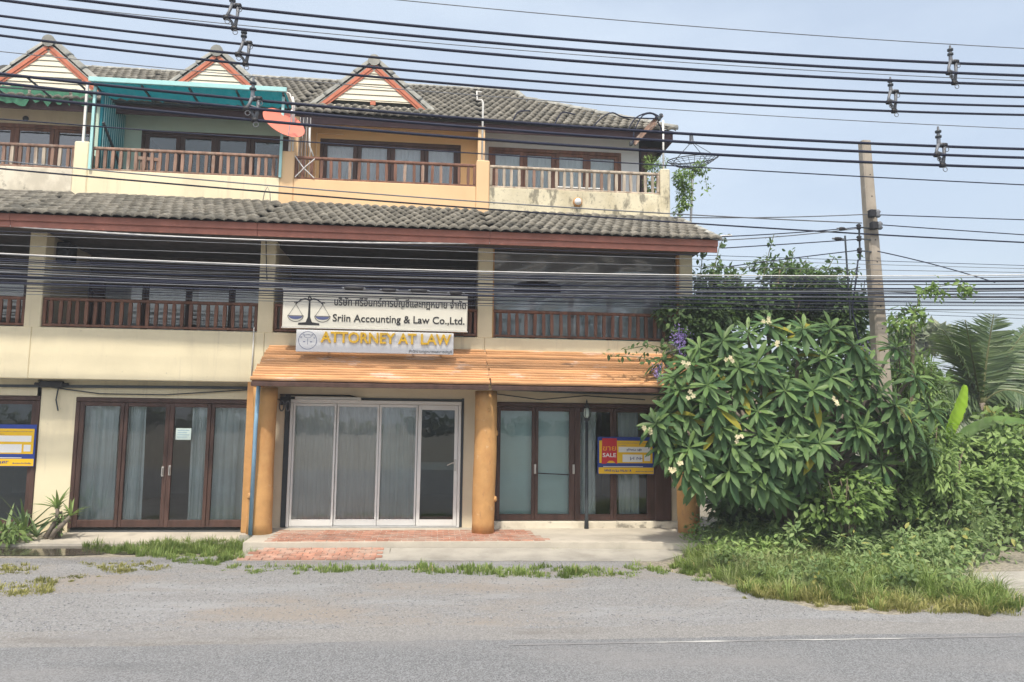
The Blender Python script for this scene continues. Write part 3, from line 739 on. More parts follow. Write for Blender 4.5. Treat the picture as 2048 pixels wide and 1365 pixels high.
        for i in range(nb_):
            z0, z1 = z + hh*i, z + hh*(i+1) - .012
            if k == 2 and i == 1: z0 += .09                     # a slipped board leaves a gap
            h0 = max(.02, (hw-.06)*(za-.08-z0)/(za-zb)); h1 = max(.01, (hw-.06)*(za-.08-z1)/(za-zb))
            MB().add([(gx-h0, GY-.03, z0), (gx+h0, GY-.03, z0), (gx+h1, GY-.012, z1), (gx-h1, GY-.012, z1), (gx-h0, GY+.0, z0), (gx+h0, GY+.0, z0), (gx+h1, GY+.0, z1), (gx-h1, GY+.0, z1)],
                     [(0,1,2,3), (1,5,6,2), (0,3,7,4), (3,2,6,7), (0,4,5,1), (4,7,6,5)]).build('siding_board', MT['siding'], go)
        MB().poly([(gx-hw*.93, GY+.03, zb), (gx+hw*.93, GY+.03, zb), (gx, GY+.03, za-.15)]).build('gable_backing', MT['deck'], go)
        if k == 2: MB().bbox(gx-.06, gx+.06, GY-.04, GY-.005, z+hh*1.0+.01, z+hh+.10, .004).build('vent_block', MT['barge'], go)

# ---- ground floor fronts
def ground_front(U, k, x0, x1, z1, mat):
    xa, xb = BX[k], BX[k+1]
    w = MB(); lo = .10
    w.box(xa+.002, x0, YD, YD+.12, lo, 2.8); w.box(x1, xb-.002, YD, YD+.12, lo, 2.8); w.box(x0, x1, YD, YD+.12, z1, 2.8)
    w.build('ground_wall', mat, U)
ground_front(units[0], 0, -10.4, -6.98, 2.51, MT['cream'])
ground_front(units[1], 1, -6.38, -3.25, 2.50, MT['cream'])
ground_front(units[2], 2, -2.60, .56, 2.52, MT['beige_wall'])
ground_front(units[3], 3, 1.17, 4.62, 2.53, MT['beige_wall'])
def glx(pxs, Y=YD+.03, y=930): return [wp(x, y, Y).x for x in pxs]
g = glx([163, 236, 250, 326, 344, 410, 425, 492])
folding_door(units[1], 'timber_door', YD+.03, -6.375, -3.252, .18, 2.495, [(g[0], g[1]), (g[2], g[3]), (g[4], g[5]), (g[6], g[7])], MT['wood_dark'], MT['glass_clear'], top=.07, bot=.14,
             handles=((wp(326, 940, YD).x, 1.18), (wp(340, 940, YD).x, 1.20)))
folding_door(units[0], 'timber_door', YD+.03, -10.39, -6.985, .18, 2.505, [(-10.25, -9.55), (-9.4, -8.75), (-8.55, -7.9), (-7.75, -7.13)], MT['wood_dark'], MT['glass_dark'], top=.07, bot=.14)
g = glx([1000, 1063, 1076, 1138, 1160, 1220, 1233, 1293])
folding_door(units[3], 'timber_door', YD+.03, 1.173, 4.617, .305, 2.525, [(g[0], g[1]), (g[2], g[3]), (g[4], g[5]), (g[6], g[7])], MT['wood_dark'], MT['glass_clear'], top=.08, bot=.12,
             handles=((wp(1070, 925, YD).x, 1.27), (wp(1147, 925, YD).x, 1.27)))
MB().bbox(1.0, 4.9, YD-.10, YD+.10, .12, .30, .012).build('door_plinth', MT['cream_mould'], units[3])
MB().bbox(4.30, 4.62, YD-.035, YD-.004, .31, 1.35, .006).build('timber_panel', MT['wood_dark'], units[3])
# white aluminium sliding doors
def alu_door():
    U = units[2]; y = YD+.0; z0, z1 = .19, 2.50; x0, x1 = -2.597, .557
    MB().bbox(x0, x1, y-.055, y+.06, z1-.05, z1+.015, .006).build('door_frame', MT['alu'], U)
    for a in (x0, x1-.05): MB().bbox(a, a+.05, y-.055, y+.06, z0, z1-.051, .006).build('door_frame', MT['alu'], U)
    MB().bbox(x0, x1, y-.06, y+.06, .181, .205, .004).build('sill', MT['galv'], U)
    e = glx([578+2, 670, 756, 834, 921], y)
    e[0] = x0+.052; e[4] = x1-.052
    for i in range(4):
        a, b = e[i]+.004, e[i+1]-.004
        yy = y + (.02 if i in (1, 2) else -.02); st = .038 if i < 3 else .065
        s = MB(); s.bbox(a, a+st, yy-.018, yy+.018, .21, z1-.055, .005); s.bbox(b-st, b, yy-.018, yy+.018, .21, z1-.055, .005)
        s.bbox(a+st, b-st, yy-.017, yy+.017, z1-.055-(.05 if i < 3 else .09), z1-.056, .005); s.bbox(a+st, b-st, yy-.017, yy+.017, .211, .33, .005)
        d = s.build('sliding_panel' if i < 3 else 'glass_door', MT['alu'], U)
        MB().box(a+st-.008, b-st+.008, yy-.004, yy+.004, .32, z1-.055-.045).build('pane', MT['glass_slide'] if i < 3 else MT['glass_dark'], d)
        if i == 3:
            h = MB(); hx = b-.04
            h.bbox(hx-.018, hx+.018, yy-.03, yy-.018, 1.22, 1.44, .004); h.tube([(hx, yy-.03, 1.38), (hx, yy-.07, 1.38), (hx-.06, yy-.075, 1.375), (hx-.15, yy-.06, 1.33)], [.012, .012, .012, .010], 8)
            h.build('handle', MT['chrome'], d)
            MB().box(a+st, b-st, yy+.02, yy+.024, 1.24, 1.38).build('door_rail', MT['alu'], d)
    MB().bbox(x0-.10, x0-.004, y-.02, y-.003, .19, 2.58, .004).build('door_casing', MT['steel_dark'], U)
    MB().bbox(x1+.004, x1+.05, y-.02, y-.003, .19, 2.58, .004).build('door_casing', MT['steel_dark'], U)
    MB().bbox(x0-.004, x1+.004, y-.025, y-.003, 2.517, 2.565, .004).build('door_casing', MT['steel_dark'], U)
alu_door()

# ---- orange canopies over the porch: slats on sloping rafters
def canopy(U, x0t, x1t, x0b, x1b, seed, ns=14):
    r = random.Random(seed); yt, zt, yb, zb = YF-.004, 3.46, 13.40, 2.80
    c = MB(); c.slab([(x0b+.02, yb+.01, zb-.03), (x1b-.02, yb+.01, zb-.03), (x1t-.02, yt, zt-.035), (x0t+.02, yt, zt-.035)], .02)
    co = c.build('porch_canopy', MT['wood_dark'], U)
    MB().bbox(x0b+.02, x1b-.02, yb-.01, yb+.02, zb-.10, zb-.035, .004).build('canopy_edge_board', MT['wood_dark'], co)
    d = Vector((0, yt-yb, zt-zb)); L = d.length; d.normalize(); nrm = Vector((0, -d.z, d.y))
    w = L/ns
    for i in range(ns):
        t0 = i/ns; t1 = (i+1)/ns; tm = (t0+t1)/2
        xa_, xb_ = x0b+(x0t-x0b)*tm, x1b+(x1t-x1b)*tm
        n = 14; vs = []; fs = []
        sag = [.006*wob(seed+i*3.7+j*.9, 1, seed) for j in range(n+1)]
        prof = [(.10, -.010), (.14, .020), (.32, .040), (.62, .044), (.84, .028), (.90, -.010)]
        for j in range(n+1):
            x = xa_ + (xb_-xa_)*j/n + (r.uniform(-.02, .02) if j in (0, n) else 0)
            for (a, h) in prof:
                q = Vector((x, yb, zb)) + d*(L*(t0+(t1-t0)*a) + sag[j]) + nrm*(h+.4*sag[j]); vs.append(q)
        m_ = len(prof)
        for j in range(n):
            for a in range(m_-1): fs.append((j*m_+a, (j+1)*m_+a, (j+1)*m_+a+1, j*m_+a+1))
        fs.append(tuple(range(m_))); fs.append(tuple(n*m_+a for a in range(m_-1, -1, -1)))
        MB().add(vs, fs).build('slat', MT['slat'], co)
    return co
canopy(units[2], -2.95, .965, -3.07, 1.0, 61)
canopy(units[3], .972, 4.95, 1.008, 4.98, 62)

def trunk_column(U, x, y, seed, knots):
    mb = MB(); pts = []; rs = []
    for i in range(15):
        z = .181 + (2.70-.181)*i/14
        pts.append((x + .012*wob(z, 1.2, seed), y + .01*wob(z, 1.3, seed+1), z)); rs.append(.198 + .012*wob(z, 1.5, seed+2) + (.012 if i == 0 else 0))
    mb.tube(pts, rs, 22)
    o = mb.build('porch_column', MT['orange_col'], U, True)
    for (a, z, s) in knots:
        c = Vector((x+math.cos(a)*.185, y+math.sin(a)*.185, z)); dr = Vector((math.cos(a), math.sin(a), .15))
        MB().lathe(c, [(.085*s, -.03), (.075*s, .02), (.045*s, .045), (.02*s, .03)], 10, dr).build('knot', MT['orange_col'], o, True)
trunk_column(units[2], -2.92, 13.95, 71, ((-2.6, .82, .8), (-2.2, 1.9, .6)))
trunk_column(units[2], .968, 13.95, 72, ((-.25, 1.95, .9), (-.2, .78, .7), (-1.4, 2.35, .5)))
trunk_column(units[3], 4.72, 13.95, 73, ((-2.9, 1.4, .8), (-.9, .7, .7)))
# square cream pilaster beside the first column
MB().bbox(-3.24, -3.09, 13.98, YD, .181, 2.795, .01).build('pilaster', MT['orange_col'], units[2])

# ================================================================== CURTAINS behind the glass
def cx(a, b, Y): return wp(a, 900, Y).x, wp(b, 900, Y).x
yc = YD+.165
for i, (a, b, f, lab) in enumerate([
        (166, 236, 5, 'pale teal curtain filling the outermost pane beside the cream pier of the timber door'),
        (248, 289, 5, 'gathered pale teal curtain hanging beside the dark gap, behind the door pane without notice'),
        (383, 412, 4, 'narrow gathered pale teal curtain beside the paper notice'),
        (420, 500, 5, 'pale teal curtain behind the door pane next to the orange column and blue pipe')]):
    a_, b_ = cx(a, b, yc); curtain(a_, b_, yc, .2, 2.42, MT['curtain'], lab, f, .05, 10+i, 'curtains behind the dark timber doors')
for i, (a, b, f, m_, lab) in enumerate([
        (584, 672, 8, 'sheer', 'grey sheer curtain behind the first sliding door panel beside the wall device'),
        (672, 758, 8, 'sheer', 'grey sheer curtain behind the second white sliding panel'),
        (758, 836, 7, 'curtain', 'pale teal gathered curtain behind the sliding panel next to the glass door')]):
    a_, b_ = cx(a, b, yc); curtain(a_, b_, yc-.05, .2, 2.45, MT[m_], lab, f, .02 if m_ == 'sheer' else .03, 20+i, 'curtains behind the white sliding doors')
for i, (a, b, f, m_, am, lab) in enumerate([
        (998, 1066, 1, 'frost', .003, 'smooth teal blind behind the pane nearest the middle orange column'),
        (1074, 1140, 1, 'frost', .003, 'pale teal blind behind the pane with the dark crossbar'),
        (1158, 1192, 5, 'curtain', .03, 'gathered pale teal curtain behind the lamp post'),
        (1236, 1276, 4, 'curtain', .03, 'pale teal curtain hanging below the sale sign')]):
    a_, b_ = cx(a, b, yc); curtain(a_, b_, yc, .33, 2.45, MT[m_], lab, f, am, 30+i, 'curtains behind the end timber doors')
# upper floors
for k, nm in ((1, 'behind the second-floor door beneath the teal awning'), (2, 'behind the second-floor door above the law signs'), (3, 'behind the plastic-covered balcony')):
    a_, b_ = BX[k]+.32, BX[k+1]-.2
    for j in range(2):
        w_ = (b_-a_)
        x0_, x1_ = (a_, a_+w_*.46) if j == 0 else (a_+w_*.54, b_)
        curtain(x0_, x1_, YB2+.16, 3.05, 4.95, MT['curtain_blue' if k == 1 else 'frost'], 'pale %s curtain %s, %s' % ('blue' if k == 1 else 'green', nm, ('first of two' if j == 0 else 'second of two')), 6, .03, 40+k*2+j)
for k, nm in ((2, 'peach top floor'), (3, 'top floor with the stained parapet')):
    x0, x1 = [(-2.61, .52), (1.15, 4.23)][k-2]
    for j in range(4):
        w_ = (x1-x0-.14)/4
        curtain(x0+.1+w_*j, x0+.04+w_*(j+1), YB3+.085, 6.55, 8.30, MT['curtain_blue'] if k == 2 else MT['curtain'], 'pale %s curtain behind %s pane of the %s door' % ('blue' if k == 2 else 'teal', ('first', 'second', 'third', 'fourth')[j], nm), 4, .03, 60+k*4+j, 'curtains of the top-floor doors')

# ================================================================== SIGNS
def text_me(body, size, mat, ext=.0, sx=1.0, bold=0.0, align='LEFT', res=3):
    cu = bpy.data.curves.new('text', 'FONT'); cu.body = body; cu.size = size; cu.extrude = ext; cu.offset = bold; cu.align_x = align; cu.resolution_u = res
    o = bpy.data.objects.new('text', cu); COL.objects.link(o)
    bpy.context.view_layer.update()
    me = bpy.data.meshes.new_from_object(o.evaluated_get(bpy.context.evaluated_depsgraph_get()))
    bpy.data.objects.remove(o); bpy.data.curves.remove(cu)
    me.materials.clear(); me.materials.append(mat)
    return me
def put_text(name, body, x0, x1, z, size, y, mat, parent, ext=.0, bold=0.0, tilt=0.0, dz=0.0):
    """text on a wall facing -Y, stretched to run from x0 to x1; dz = drop over its length"""
    me = text_me(body, size, mat, ext, bold=bold)
    n = len(me.vertices); v = np.zeros(n*3, np.float32); me.vertices.foreach_get('co', v); v = v.reshape(-1, 3)
    if n == 0: return None
    a, b = v[:, 0].min(), v[:, 0].max(); s = (x1-x0)/max(1e-6, b-a)
    off = wl(parent)
    X = x0+(v[:, 0]-a)*s; Z = z+v[:, 1]+dz*(v[:, 0]-a)/max(1e-6, b-a); Yv = y-v[:, 2]
    w = np.stack([X-off.x, Yv-off.y, Z-off.z], -1).astype(np.float32); me.vertices.foreach_set('co', w.ravel()); me.update()
    o = bpy.data.objects.new(name, me); COL.objects.link(o); o.parent = parent
    return o
def ell(cx_, cz_, rx, rz, y, a0, a1, w, n=24):
    """flat arc band on a -Y facing board"""
    vs = []; fs = []
    for i in range(n+1):
        a = a0+(a1-a0)*i/n; c, s_ = math.cos(a), math.sin(a)
        vs += [(cx_+(rx-w/2)*c, y, cz_+(rz-w/2)*s_), (cx_+(rx+w/2)*c, y, cz_+(rz+w/2)*s_)]
    for i in range(n): fs.append((2*i, 2*i+1, 2*i+3, 2*i+2))
    return vs, fs
def fpoly(mb, pts, y): mb.add([(x, y, z) for (x, z) in pts], [tuple(range(len(pts)))])
def fline(mb, x0, z0, x1, z1, w, y):
    dx, dz = x1-x0, z1-z0; L = math.hypot(dx, dz); nx, nz = -dz/L*w/2, dx/L*w/2
    fpoly(mb, [(x0-nx, z0-nz), (x1-nx, z1-nz), (x1+nx, z1+nz), (x0+nx, z0+nz)], y)

SY = 13.90
S1 = thing('sign_board', (-1.03, SY, 3.78), 'long off-white company sign with scales emblem hung over the second-floor railing', 'sign')
MB().bbox(-2.68, .607, SY, SY+.10, 3.778, 4.442, .012).build('board', MT['sign_white'], S1)
fr = MB(); fr.bbox(-2.692, .619, SY-.012, SY+.11, 4.443, 4.462, .004); fr.bbox(-2.692, .619, SY-.012, SY+.11, 3.760, 3.777, .004); fr.build('frame', MT['alu'], S1)
bk = MB()
for x in (-2.3, -1.55, -.9, -.2, .4): bk.bar((x, SY+.10, 3.95), (x, YF, 3.95), .04); bk.bar((x, SY+.11, 4.3), (x, YF+.03, 4.25), .03)
bk.build('bracket', MT['steel_dark'], S1)
yy = SY-.006
put_text('lettering', 'Sriin Accounting & Law Co.,Ltd.', -1.80, .555, 3.90, .185, yy, MT['ink'], S1, .003, .0022)
put_text('lettering', 'บริษัท ศรีอินทร์การบัญชีและกฎหมาย จำกัด', -1.78, .575, 4.19, .19, yy, MT['ink'], S1, .003, .002)
# scales emblem
em = MB(); ex, ez = -2.215, 3.82
fpoly(em, [(ex-.19, ez), (ex+.19, ez), (ex+.18, ez+.035), (ex+.06, ez+.05), (ex-.06, ez+.05), (ex-.18, ez+.035)], yy)
fpoly(em, [(ex-.055, ez+.05), (ex+.055, ez+.05), (ex+.022, ez+.14), (ex-.022, ez+.14)], yy)
fpoly(em, [(ex-.022, ez+.14), (ex+.022, ez+.14), (ex+.014, ez+.45), (ex-.014, ez+.45)], yy)
em.add(*ell(ex, ez+.47, .026, .034, yy-.0008, 0, 6.283, .02))
fpoly(em, [(ex-.008, ez+.50), (ex+.008, ez+.50), (ex, ez+.56)], yy)
for s_ in (-1, 1):
    pts = [(0, .44), (.07, .475), (.14, .455), (.20, .41), (.27, .405)]
    for (a, b) in zip(pts, pts[1:]): fline(em, ex+s_*a[0], ez+a[1], ex+s_*b[0], ez+b[1], .022, yy-.0004*(1+pts.index(a)))
    fline(em, ex+s_*.20, ez+.41, ex+s_*.24, ez+.37, .018, yy-.0003)
    cx_ = ex+s_*.235
    fline(em, cx_, ez+.37, cx_-.125, ez+.165, .006, yy-.0005); fline(em, cx_, ez+.37, cx_+.125, ez+.165, .006, yy-.0006)
    em.add(*ell(cx_, ez+.165, .135, .105, yy-.0007, math.pi, 2*math.pi, .010))
    fline(em, cx_-.14, ez+.163, cx_+.14, ez+.163, .010, yy-.0009)
em.build('scales_emblem', MT['ink'], S1)
pn = MB()
for s_ in (-1, 1):
    cx_ = ex+s_*.235; fpoly(pn, [(cx_+.12*math.cos(a), ez+.155+.055*math.sin(a)) for a in [math.pi+math.pi*i/12 for i in range(13)]], yy-.0002)
pn.build('scale_pan', MT['navy'], S1)

AY = 13.70
S2 = thing('sign_board', (-1.02, AY, 3.32), 'smaller pale grey sign with raised yellow letters ATTORNEY AT LAW above the canopy', 'sign')
MB().bbox(-2.39, .36, AY, AY+.07, 3.325, 3.712, .008).build('board', MT['sign_grey'], S2)
bk = MB()
for x in (-1.9, -.4, .1): bk.bar((x, AY+.07, 3.62), (x, YF, 3.62), .035)
bk.build('bracket', MT['steel_dark'], S2)
put_text('raised_letters', 'ATTORNEY AT LAW', -1.965, .315, 3.50, .262, AY-.022, MT['yellow_letter'], S2, .016, .006)
put_text('lettering', 'สำนักงานกฎหมายและการบัญชี', -.43, .33, 3.352, .062, AY-.003, MT['ink'], S2, 0, .0008)
em = MB(); em.add(*ell(-2.19, 3.525, .155, .155, AY-.003, 0, 6.283, .008, 40)); em.add(*ell(-2.19, 3.60, .06, .03, AY-.0032, 0, 6.283, .006, 16))
fline(em, -2.27, 3.50, -2.23, 3.50, .012, AY-.0034); fline(em, -2.15, 3.50, -2.11, 3.50, .012, AY-.0034); fline(em, -2.19, 3.45, -2.19, 3.56, .006, AY-.0034)
for a in (.4, .9, 2.2, 2.7): em.add(*ell(-2.19+.125*math.cos(a), 3.525+.125*math.sin(a), .012, .012, AY-.0035, 0, 6.283, .006, 8))
em.build('round_seal', MT['navy'], S2)

def sale_sign(x0, z0, w, h, y, label, handwritten=True, slope=0.0):
    t = thing('sale_sign', (x0+w/2, y, z0), label, 'sign', 'yellow and blue property sale signs')
    MB().bbox(x0, x0+w, y, y+.012, z0, z0+h, .003).build('board', MT['sale_blue'], t)
    f = MB(); fpoly(f, [(x0+.03*w, z0+.30*h), (x0+.97*w, z0+.30*h), (x0+.97*w, z0+.90*h), (x0+.03*w, z0+.90*h)], y-.002)
    fpoly(f, [(x0+.02*w, z0+.015*h), (x0+.99*w, z0+.015*h), (x0+.99*w, z0+.185*h), (x0+.02*w, z0+.185*h)], y-.002); f.build('yellow_field', MT['sale_yellow'], t)
    f = MB(); fpoly(f, [(x0+.07*w, z0+.28*h), (x0+.15*w, z0+.28*h), (x0+.20*w, z0+.36*h), (x0+.27*w, z0+.36*h), (x0+.33*w, z0+.28*h), (x0+.345*w, z0+.28*h), (x0+.34*w, z0+.96*h), (x0+.08*w, z0+.96*h)], y-.004); f.build('red_banner', MT['sale_red'], t)
    put_text('lettering', 'ขาย', x0+.09*w, x0+.325*w, z0+.635*h, h*.19, y-.006, MT['sale_orange'], t, 0, .002)
    put_text('lettering', 'SALE', x0+.09*w, x0+.325*w, z0+.46*h, h*.15, y-.006, MT['white'], t, 0, .002)
    f = MB(); fpoly(f, [(x0+.37*w, z0+.59*h), (x0+.93*w, z0+.59*h), (x0+.93*w, z0+.735*h), (x0+.37*w, z0+.735*h)], y-.004)
    fpoly(f, [(x0+.44*w, z0+.33*h), (x0+.79*w, z0+.33*h), (x0+.79*w, z0+.53*h), (x0+.44*w, z0+.53*h)], y-.004)
    fpoly(f, [(x0+.82*w, z0+.36*h), (x0+.93*w, z0+.36*h), (x0+.93*w, z0+.52*h), (x0+.82*w, z0+.52*h)], y-.004); f.build('white_panel', MT['white'], t)
    f = MB(); r = random.Random(int(abs(x0)*100))
    def scribble(xa, xb, zc, zh, y_, dens):
        x = xa
        while x < xb:
            ww = r.uniform(.25, .7)*zh
            fline(f, x, zc-zh*r.uniform(.2, .5), x+r.uniform(-.1, .1)*zh, zc+zh*r.uniform(.2, .5), zh*.16, y_-r.uniform(0, .0006)); 
            if r.random() < .6: fline(f, x, zc+zh*r.uniform(-.4, .4), x+ww, zc+zh*r.uniform(-.4, .4), zh*.14, y_-r.uniform(.0007, .0012))
            x += ww*dens
    scribble(x0+.13*w, x0+.60*w, z0+.10*h, .085*h, y-.006, 1.0)
    scribble(x0+.67*w, x0+.97*w, z0+.08*h, .04*h, y-.006, 1.1)
    scribble(x0+.37*w, x0+.95*w, z0+.835*h, .022*h, y-.006, 1.2); scribble(x0+.37*w, x0+.5*w, z0+.765*h, .022*h, y-.006, 1.2)
    f.build('small_print', MT['sale_blue'], t)
    if handwritten:
        f = MB(); scribble(x0+.52*w, x0+.78*w, z0+.655*h, .085*h, y-.007, 1.1); scribble(x0+.58*w, x0+.76*w, z0+.425*h, .11*h, y-.007, 1.2); f.build('handwriting', MT['navy'], t)
    f = MB(); fpoly(f, [(x0+.1*w, z0+.2*h), (x0+.8*w, z0+.2*h), (x0+.8*w, z0+.215*h), (x0+.1*w, z0+.215*h)], y-.003); f.build('white_stripe', MT['white'], t)
    return t
a, b = wp(1195, 949, YD-.12), wp(1308, 875, YD-.12)
sale_sign(a.x, a.z, b.x-a.x, b.z-a.z, YD-.12, 'yellow and blue sale sign with red banner fixed beside the frangipani leaves')
a, b = wp(-62, 933, YD-.06), wp(74, 850, YD-.06)
sale_sign(a.x, a.z, b.x-a.x, b.z-a.z, YD-.06, 'yellow and blue sale sign with blank panels, cut by the picture edge', False)

nt_ = thing('paper_notice', (wp(367, 870, YD).x, YD-.01, 1.75), 'pale paper notice stuck inside the dark door pane', 'notice')
a, b = wp(351, 880, YD-.006), wp(383, 857, YD-.006)
MB().box(a.x, b.x, YD-.009, YD-.007, a.z, b.z).build('sheet', MT['paper'], nt_)
f = MB()
for i in range(4): fline(f, a.x+.03, b.z-.04-.04*i, b.x-.03-.04*(i % 2), b.z-.04-.04*i, .008, YD-.0105)
f.build('print_line', MT['pvc_blue'], nt_)

# ================================================================== BALCONY AWNINGS, DISHES, PIPES
AW = thing('balcony_awning', (-5.0, 15.5, 7.6), 'teal sheet awning with corrugated side screen over the second balcony from the picture edge', 'awning')
fz, fy, bz, by = 8.79, 15.48, 8.735, 16.24
xl, xr = -6.90, -3.12
n = 64; vs = []; fs = []
for i in range(n+1):
    x = xl+(xr-xl)*i/n; h = .012*math.sin(i*math.pi/2*1.0)
    vs += [(x, fy, fz+h), (x, by, bz+h)]
for i in range(n): fs.append((2*i, 2*i+2, 2*i+3, 2*i+1))
MB().add(vs, fs).build('roof_sheet', MT['teal_metal'], AW)
f = MB(); f.bbox(xl-.03, xr+.03, fy-.05, fy-.01, fz-.02, fz+.075, .006); f.build('front_gutter', MT['teal_frame'], AW)
f = MB()
for i in range(5):
    x = xl+.05+(xr-xl-.1)*i/4; f.bar((x, fy, fz-.04), (x, by, bz-.04), .035, .035)
f.bar((xl, by-.02, bz-.05), (xr, by-.02, bz-.05), .03); f.build('rafter', MT['steel_dark'], AW)
for x in (xl+.04, xr-.06): MB().bar((x, YP-.03, 7.03), (x, YP-.03, fz-.05), .05).build('post', MT['teal_frame'], AW)
# corrugated side screen
n = 60; vs = []; fs = []; sx_ = -6.78
for i in range(n+1):
    y = YP+.1+(YB3-.02-YP-.1)*i/n; dx = .018*(1 if (i//2) % 2 else -1)
    vs += [(sx_+dx, y, 7.04), (sx_+dx, y, fz-.06-(y-fy)*.05)]
for i in range(n): fs.append((2*i, 2*i+2, 2*i+3, 2*i+1))
MB().add(vs, fs).build('side_screen', MT['teal_metal'], AW)
f = MB()
for i in range(1, 12): y = YP+.1+i*.1; f.bar((sx_+.03, y, 7.05), (sx_+.03, y, fz-.08-(y-fy)*.05), .014)
f.build('screen_rib', MT['teal_frame'], AW)
MB().bar((sx_+.06, YP+.1, 8.05), (sx_+.06, YB3-.1, 7.35), .04).build('screen_brace', MT['steel_dark'], AW)

AN = thing('awning_frame', (-8.4, 15.5, 7.6), 'bare metal awning frame with torn green net above the balcony at the picture edge', 'awning')
f = MB(); f.bar((-10.5, 15.48, 8.81), (-7.08, 15.48, 8.79), .035); f.bar((-10.5, 15.7, 8.66), (-7.08, 15.7, 8.64), .025)
for x in (-9.9, -9.0, -8.1, -7.2): f.bar((x, 15.48, 8.79), (x+.10, 16.26, 8.72), .03)
f.build('frame_tube', MT['steel_dark'], AN)
MB().bar((-7.06, YP+.07, 7.6), (-7.06, YP+.07, 8.86), .045).build('post', MT['pvc_white'], AN)
n = 46; vs = []; fs = []
for i in range(n+1):
    x = -10.0+2.85*i/n
    vs += [(x, 16.22, 8.88+.05*wob(i*.7, 1, 3)), (x, 16.24, 8.76+.06*wob(i*.9, 1, 4)), (x+.02, 16.26, 8.58+.11*wob(i*.55, 1, 5))]
for i in range(n):
    if i % 13 != 12: fs += [(3*i, 3*i+3, 3*i+4, 3*i+1), (3*i+1, 3*i+4, 3*i+5, 3*i+2)]
MB().add(vs, fs).build('torn_net', MT['net'], AN)

def dish(name, c, nrm, Rr, depth, mat, label, cat='satellite dish'):
    t = thing(name, c, label, cat)
    return t
D1 = thing('satellite_dish', wp(574, 300, YP+.05), 'faded red satellite dish on the orange parapet post', 'satellite dish')
dc = wp(568, 246, 15.45); dn = Vector((.50, -.70, .62)).normalized()
prof = [(.001, -.10), (.12, -.094), (.24, -.07), (.34, -.035), (.43, .0), (.44, .006), (.43, .004)]
md = MB(); md.lathe(dc, prof, 36, dn); o = md.build('reflector', MT['pink'], D1, True)
a_ = dn.cross(Vector((0, 0, 1))).normalized(); b_ = a_.cross(dn)
mk = MB(); mk.add([dc + a_*x + b_*y_ + dn*(-.062) for (x, y_) in ((-.20, .02), (.12, .02), (.20, .18), (-.14, .20))], [(0, 1, 2, 3)]); mk.build('white_mark', MT['white'], D1)
f = MB(); fd = dc + dn*.34 - b_*.10; f.tube([dc - b_*.40 + dn*.0, fd], .010, 6); f.lathe(fd, [(.02, -.05), (.03, -.04), (.03, .04), (.015, .05)], 10, dn); f.build('feed_arm', MT['galv'], D1)
f = MB(); f.tube([(dc.x+.05, dc.y+.16, dc.z-.12), (-3.03, YP+.05, 8.0), (-3.03, YP+.05, 7.6)], .022, 8); f.build('mast', MT['pvc_white'], D1)

D2 = thing('satellite_dish', (5.45, 17.4, 7.7), 'large black mesh satellite dish pointing upwards beside the roof corner', 'satellite dish')
dc = wp(1386, 338, 16.9); dn = Vector((-.10, -.16, 1.0)).normalized(); a_ = dn.cross(Vector((0, 1, 0))).normalized(); b_ = dn.cross(a_)
f = MB(); Rm = .58
for i in range(24):
    an = 6.2832*i/24; d_ = a_*math.cos(an)+b_*math.sin(an)
    f.tube([dc + d_*(Rm*t) + dn*(.22*t*t) for t in (.06, .3, .55, .8, 1.0)], .006, 5)
for t in (.25, .45, .65, .82, .92, 1.0):
    f.tube([dc + (a_*math.cos(an)+b_*math.sin(an))*(Rm*t) + dn*(.22*t*t) for an in [6.2832*j/36 for j in range(37)]], .006 if t < 1 else .013, 5)
f.build('mesh_reflector', MT['steel_dark'], D2)
fp = dc + dn*.62
f = MB()
for i in range(4):
    an = .6+6.2832*i/4; d_ = a_*math.cos(an)+b_*math.sin(an); f.tube([dc + d_*Rm + dn*.22, fp], .008, 6)
f.build('feed_strut', MT['steel_dark'], D2)
MB().lathe(fp, [(.05, -.05), (.085, -.04), (.085, 0), (.05, .02), (.042, .20), (.03, .21)], 14, dn).build('feed_horn', MT['cable_grey'], D2)
MB().tube([(dc.x, dc.y, dc.z), (dc.x-.05, dc.y+.1, 6.5)], .03, 8).build('mast', MT['galv'], D2)

def pipe(name, pts, r, mat, label, cat='pipe', n=10): return tag(MB().tube(pts, r, n).build(name, mat, None, True), label, cat)
vp = wp(966, 212, YP+.08)
pipe('vent_pipe', [(.93, YP+.09, 7.59), (.93, YP+.09, 8.9), (.90, YP+.09, 8.95), (.80, YP+.09, 8.95), (.80, YP+.09, 9.13), (.90, YP+.09, 9.12)], .022, MT['pvc_white'], 'white hooked plastic pipe standing on the parapet post between peach and stained balconies')
pipe('mast_pole', [(4.86, YP+.09, 7.59), (4.86, YP+.09, 8.72)], .02, MT['pvc_white'], 'thin white mast on the stained corner parapet post', 'mast')
pipe('down_pipe', [(-2.98, 13.66, 2.72), (-3.0, 13.67, 2.0), (-3.01, 13.69, .19)], .035, MT['pvc_blue'], 'blue plastic downpipe standing against the first orange porch column')
for i, (pts, lab) in enumerate([([(-3.0, YP-.02, 8.75), (-2.96, YP-.02, 8.6), (-2.95, YP-.02, 7.6)], 'white pipe beside the satellite dish mast'),
        ([(-3.2, YP-.12, 8.82), (-3.05, YP-.1, 8.78), (-2.98, YP-.1, 8.62), (-2.97, YP-.05, 8.1)], 'bent white pipe dropping from the teal awning corner'),
        ([(-2.72, YP+.5, 8.3), (-2.70, YP+.45, 7.9), (-2.60, YP+.4, 7.65)], 'white flexible tube hanging under the peach balcony eave')]):
    pipe('drain_pipe', pts, .018, MT['pvc_white'], lab)
